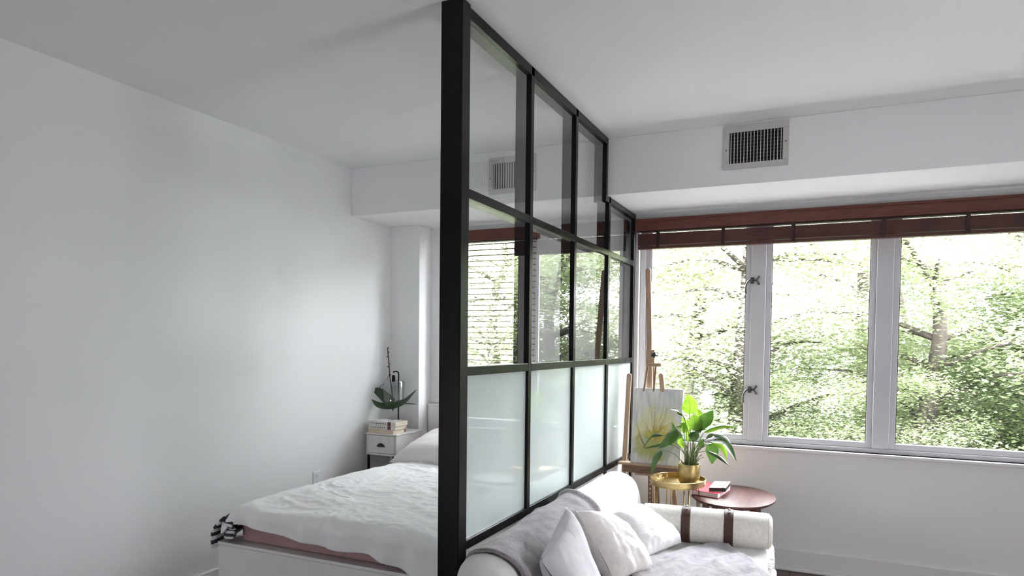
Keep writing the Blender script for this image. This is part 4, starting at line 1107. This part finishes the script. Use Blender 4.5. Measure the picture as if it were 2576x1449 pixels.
# ================================================================== OUTSIDE
GZ = -.9
struct(MB().box(-40, 40, YO+.6, 60, GZ-.2, GZ).build('ground', 'grass'), 'grass beyond the windows')
struct(MB().box(-12, 12, YO, 8.6, GZ-.1, GZ+.03).build('bounce_slab', 'concrete'), 'unseen grey slab added outside to set the bounce light on the ceiling')  # unseen slab added for the daylight it bounces up to the ceiling
def tree_meshes(seed, m, nleaf, H, spread, low):
    random.seed(seed)
    trunk = MB(); blobs = []
    tk = bez([(0, 0, 0), (random.uniform(-.1, .1), random.uniform(-.1, .1), H*.35), (random.uniform(-.25, .25), random.uniform(-.2, .2), H*.7), (random.uniform(-.3, .3), 0, H*.95)], 12)
    trunk.tube(tk, [.16*(1-.07*i) for i in range(13)], 9)
    for k in range(26):
        t = random.uniform(low, 1); base = tk[min(12, int(t*12))]
        a = random.uniform(0, 2*pi); L_ = spread*random.uniform(.5, 1.0)*(1.1-.55*t)
        tip = base+Vector((cos(a)*L_, sin(a)*L_, random.uniform(-.1, .55)*L_*.8))
        br = bez([base, (base+tip)/2+Vector((0, 0, .12*L_)), tip], 8)
        trunk.tube(br, [.045*(1-.1*i) for i in range(9)], 6)
        for q in (br[4], br[6], br[8]):
            blobs.append((q, random.uniform(.35, .75)*spread*.45))
    lv = MB()
    for k in range(nleaf):
        c, r = random.choice(blobs)
        d = Vector((random.gauss(0, 1), random.gauss(0, 1), random.gauss(0, .75)))
        d = d.normalized()*r*random.random()**.4
        p = c+d; s = random.uniform(.038, .082)
        a = random.uniform(0, 2*pi); tl = random.uniform(-.9, .5)
        ex = Vector((cos(a), sin(a), tl)).normalized(); ey = ex.cross(Vector((random.uniform(-.5, .5), random.uniform(-.5, .5), 1))).normalized(); nn_ = ex.cross(ey)
        b0 = len(lv.v)
        lv.v += [tuple(p), tuple(p+ex*s*.5+ey*s*.36+nn_*s*.1), tuple(p+ex*s*1.15), tuple(p+ex*s*.5-ey*s*.36+nn_*s*.1)]
        lv.f += [(b0, b0+1, b0+2), (b0, b0+2, b0+3)]
    return trunk, lv
protos = []
for i, (sd_, nl, H, spd, low) in enumerate(((101, 30000, 7.0, 2.4, .18), (202, 30000, 6.5, 2.6, .15), (303, 26000, 5.6, 2.3, .12))):
    tk, lv = tree_meshes(sd_, 'tree', nl, H, spd, low)
    protos.append((tk, lv))
words = {'tree': 'dark green leafy tree', 'tree2': 'pale airy tree', 'tree3': 'mid green leafy tree'}
spots = [(0, -1.9, 10.4, .3, 'tree2'), (1, -1.0, 8.7, 1.1, 'tree2'), (1, -2.8, 9.2, 2.4, 'tree2'), (2, .9, 8.9, 4.0, 'tree3'), (0, 2.4, 10.8, 5.0, 'tree3'), (2, -4.5, 9.4, .8, 'tree2'), (1, -6.2, 10.8, 1.9, 'tree2'), (0, -4.2, 12.6, 2.9, 'tree2'), (0, .6, 13.2, 3.7, 'tree3'),
         (2, 4.2, 9.4, 1.5, 'tree'), (0, 6.0, 11.8, .2, 'tree'), (1, 8.0, 13.5, 2.2, 'tree'), (0, -8.2, 13.8, 4.4, 'tree3'), (0, 3.8, 14.6, 5.6, 'tree'), (1, -1.6, 15.8, .9, 'tree3'), (0, -5.8, 16.2, 1.3, 'tree3'), (1, 6.5, 18.0, 2.0, 'tree'), (0, -11, 17, .5, 'tree3'), (0, 11, 19, 1.0, 'tree'), (0, 1.6, 18.5, 2.6, 'tree')]
spots = [(a, b*1.07, c+.9, d, e) for a, b, c, d, e in spots]
def pane_of(x, y):
    u = CX+F_PX*(rt.x*x+rt.y*y)/(fw.x*x+fw.y*y)
    for a, t in ((1150, 'left of the bedroom window'), (1400, 'beyond the bedroom window'), (1900, 'beyond the left living room pane'), (2280, 'beyond the middle living room pane'), (2650, 'beyond the right living room pane')):
        if u < a: return t
    return 'beyond the right edge of view'
rank = {}
for sp in sorted(spots, key=lambda q: q[2]):
    rank.setdefault(pane_of(sp[1], sp[2]), []).append(sp)
ordn = ['nearest', 'second nearest', 'third nearest', 'fourth nearest', 'fifth nearest', 'sixth nearest', 'seventh nearest', 'eighth nearest']
made = {}
for k, sp in enumerate(spots):
    pi_, x, y, rz, mt_ = sp
    pos = Vector((x, y, GZ)); tk, lv = protos[pi_]; pn = pane_of(x, y)
    t = thing('garden_tree', pos, words[mt_]+' '+pn+', '+ordn[rank[pn].index(sp)]+' of those there', 'tree', 'trees outside the windows')
    if pi_ not in made:
        WL[t.name] = Vector(); a_ = tk.build('trunk', 'bark', t, smooth=True); f_ = tag(lv.build('foliage', mt_, t), kind='stuff'); WL[t.name] = pos
        made[pi_] = (a_, f_)
    else:
        for q_ in made[pi_]:
            c_ = q_.copy(); C.objects.link(c_); c_.parent = t; c_.location = (0, 0, 0)
            if q_ is made[pi_][1]: c_.material_slots[0].link = 'OBJECT'; c_.material_slots[0].material = M[mt_]
    t.rotation_euler = (0, 0, rz); q = random.uniform(.92, 1.12); t.scale = (q*1.05, q*1.05, q*(.74 if y < 12 else .9))
bushes = [(-1.9, 8.0, .4, 'tree2'), (-.7, 8.3, 2.2, 'tree3'), (.7, 8.0, 1.2, 'tree3'), (2.2, 8.4, 3.1, 'tree'), (3.9, 8.9, 5.2, 'tree'), (-3.6, 8.4, .9, 'tree3'), (-5.4, 9.0, 4.0, 'tree2'), (5.8, 10.2, 2.9, 'tree'), (3.6, 12.0, 2.2, 'tree'), (5.4, 13.4, .6, 'tree'), (7.6, 15.0, 1.6, 'tree'), (10.0, 17.5, 3.6, 'tree'), (1.6, 12.2, 4.4, 'tree3'), (4.6, 21.5, .7, 'tree'), (8.4, 21.0, 2.7, 'tree'), (12.4, 22.0, 4.1, 'tree')]
bushes = [(a, b+1.2, c, d) for a, b, c, d in bushes]
bw_ = {'tree': 'dark bush', 'tree2': 'pale bush', 'tree3': 'green bush'}
rank = {}
for q in sorted(bushes, key=lambda q: q[1]): rank.setdefault(pane_of(q[0], q[1]), []).append(q)
for q in bushes:
    x, y, rz, mt_ = q; pn = pane_of(x, y); pos = Vector((x, y, GZ))
    t = thing('garden_bush', pos, bw_[mt_]+' low '+pn+('' if len(rank[pn]) == 1 else ', '+ordn[rank[pn].index(q)]+' of those there'), 'bush', 'bushes outside the windows')
    f_ = made[2][1].copy(); C.objects.link(f_); f_.parent = t; f_.location = (0, 0, 0); f_.material_slots[0].link = 'OBJECT'; f_.material_slots[0].material = M[mt_]
    a_ = made[2][0].copy(); C.objects.link(a_); a_.parent = t; a_.location = (0, 0, 0)
    t.rotation_euler = (0, 0, rz); t.scale = (.62, .62, .40) if y < 11 else ((.9, .9, .5) if y < 20 else (1.7, 1.2, .72))
print('tris', sum(len(o.data.polygons) for o in bpy.data.objects if o.type == 'MESH'))
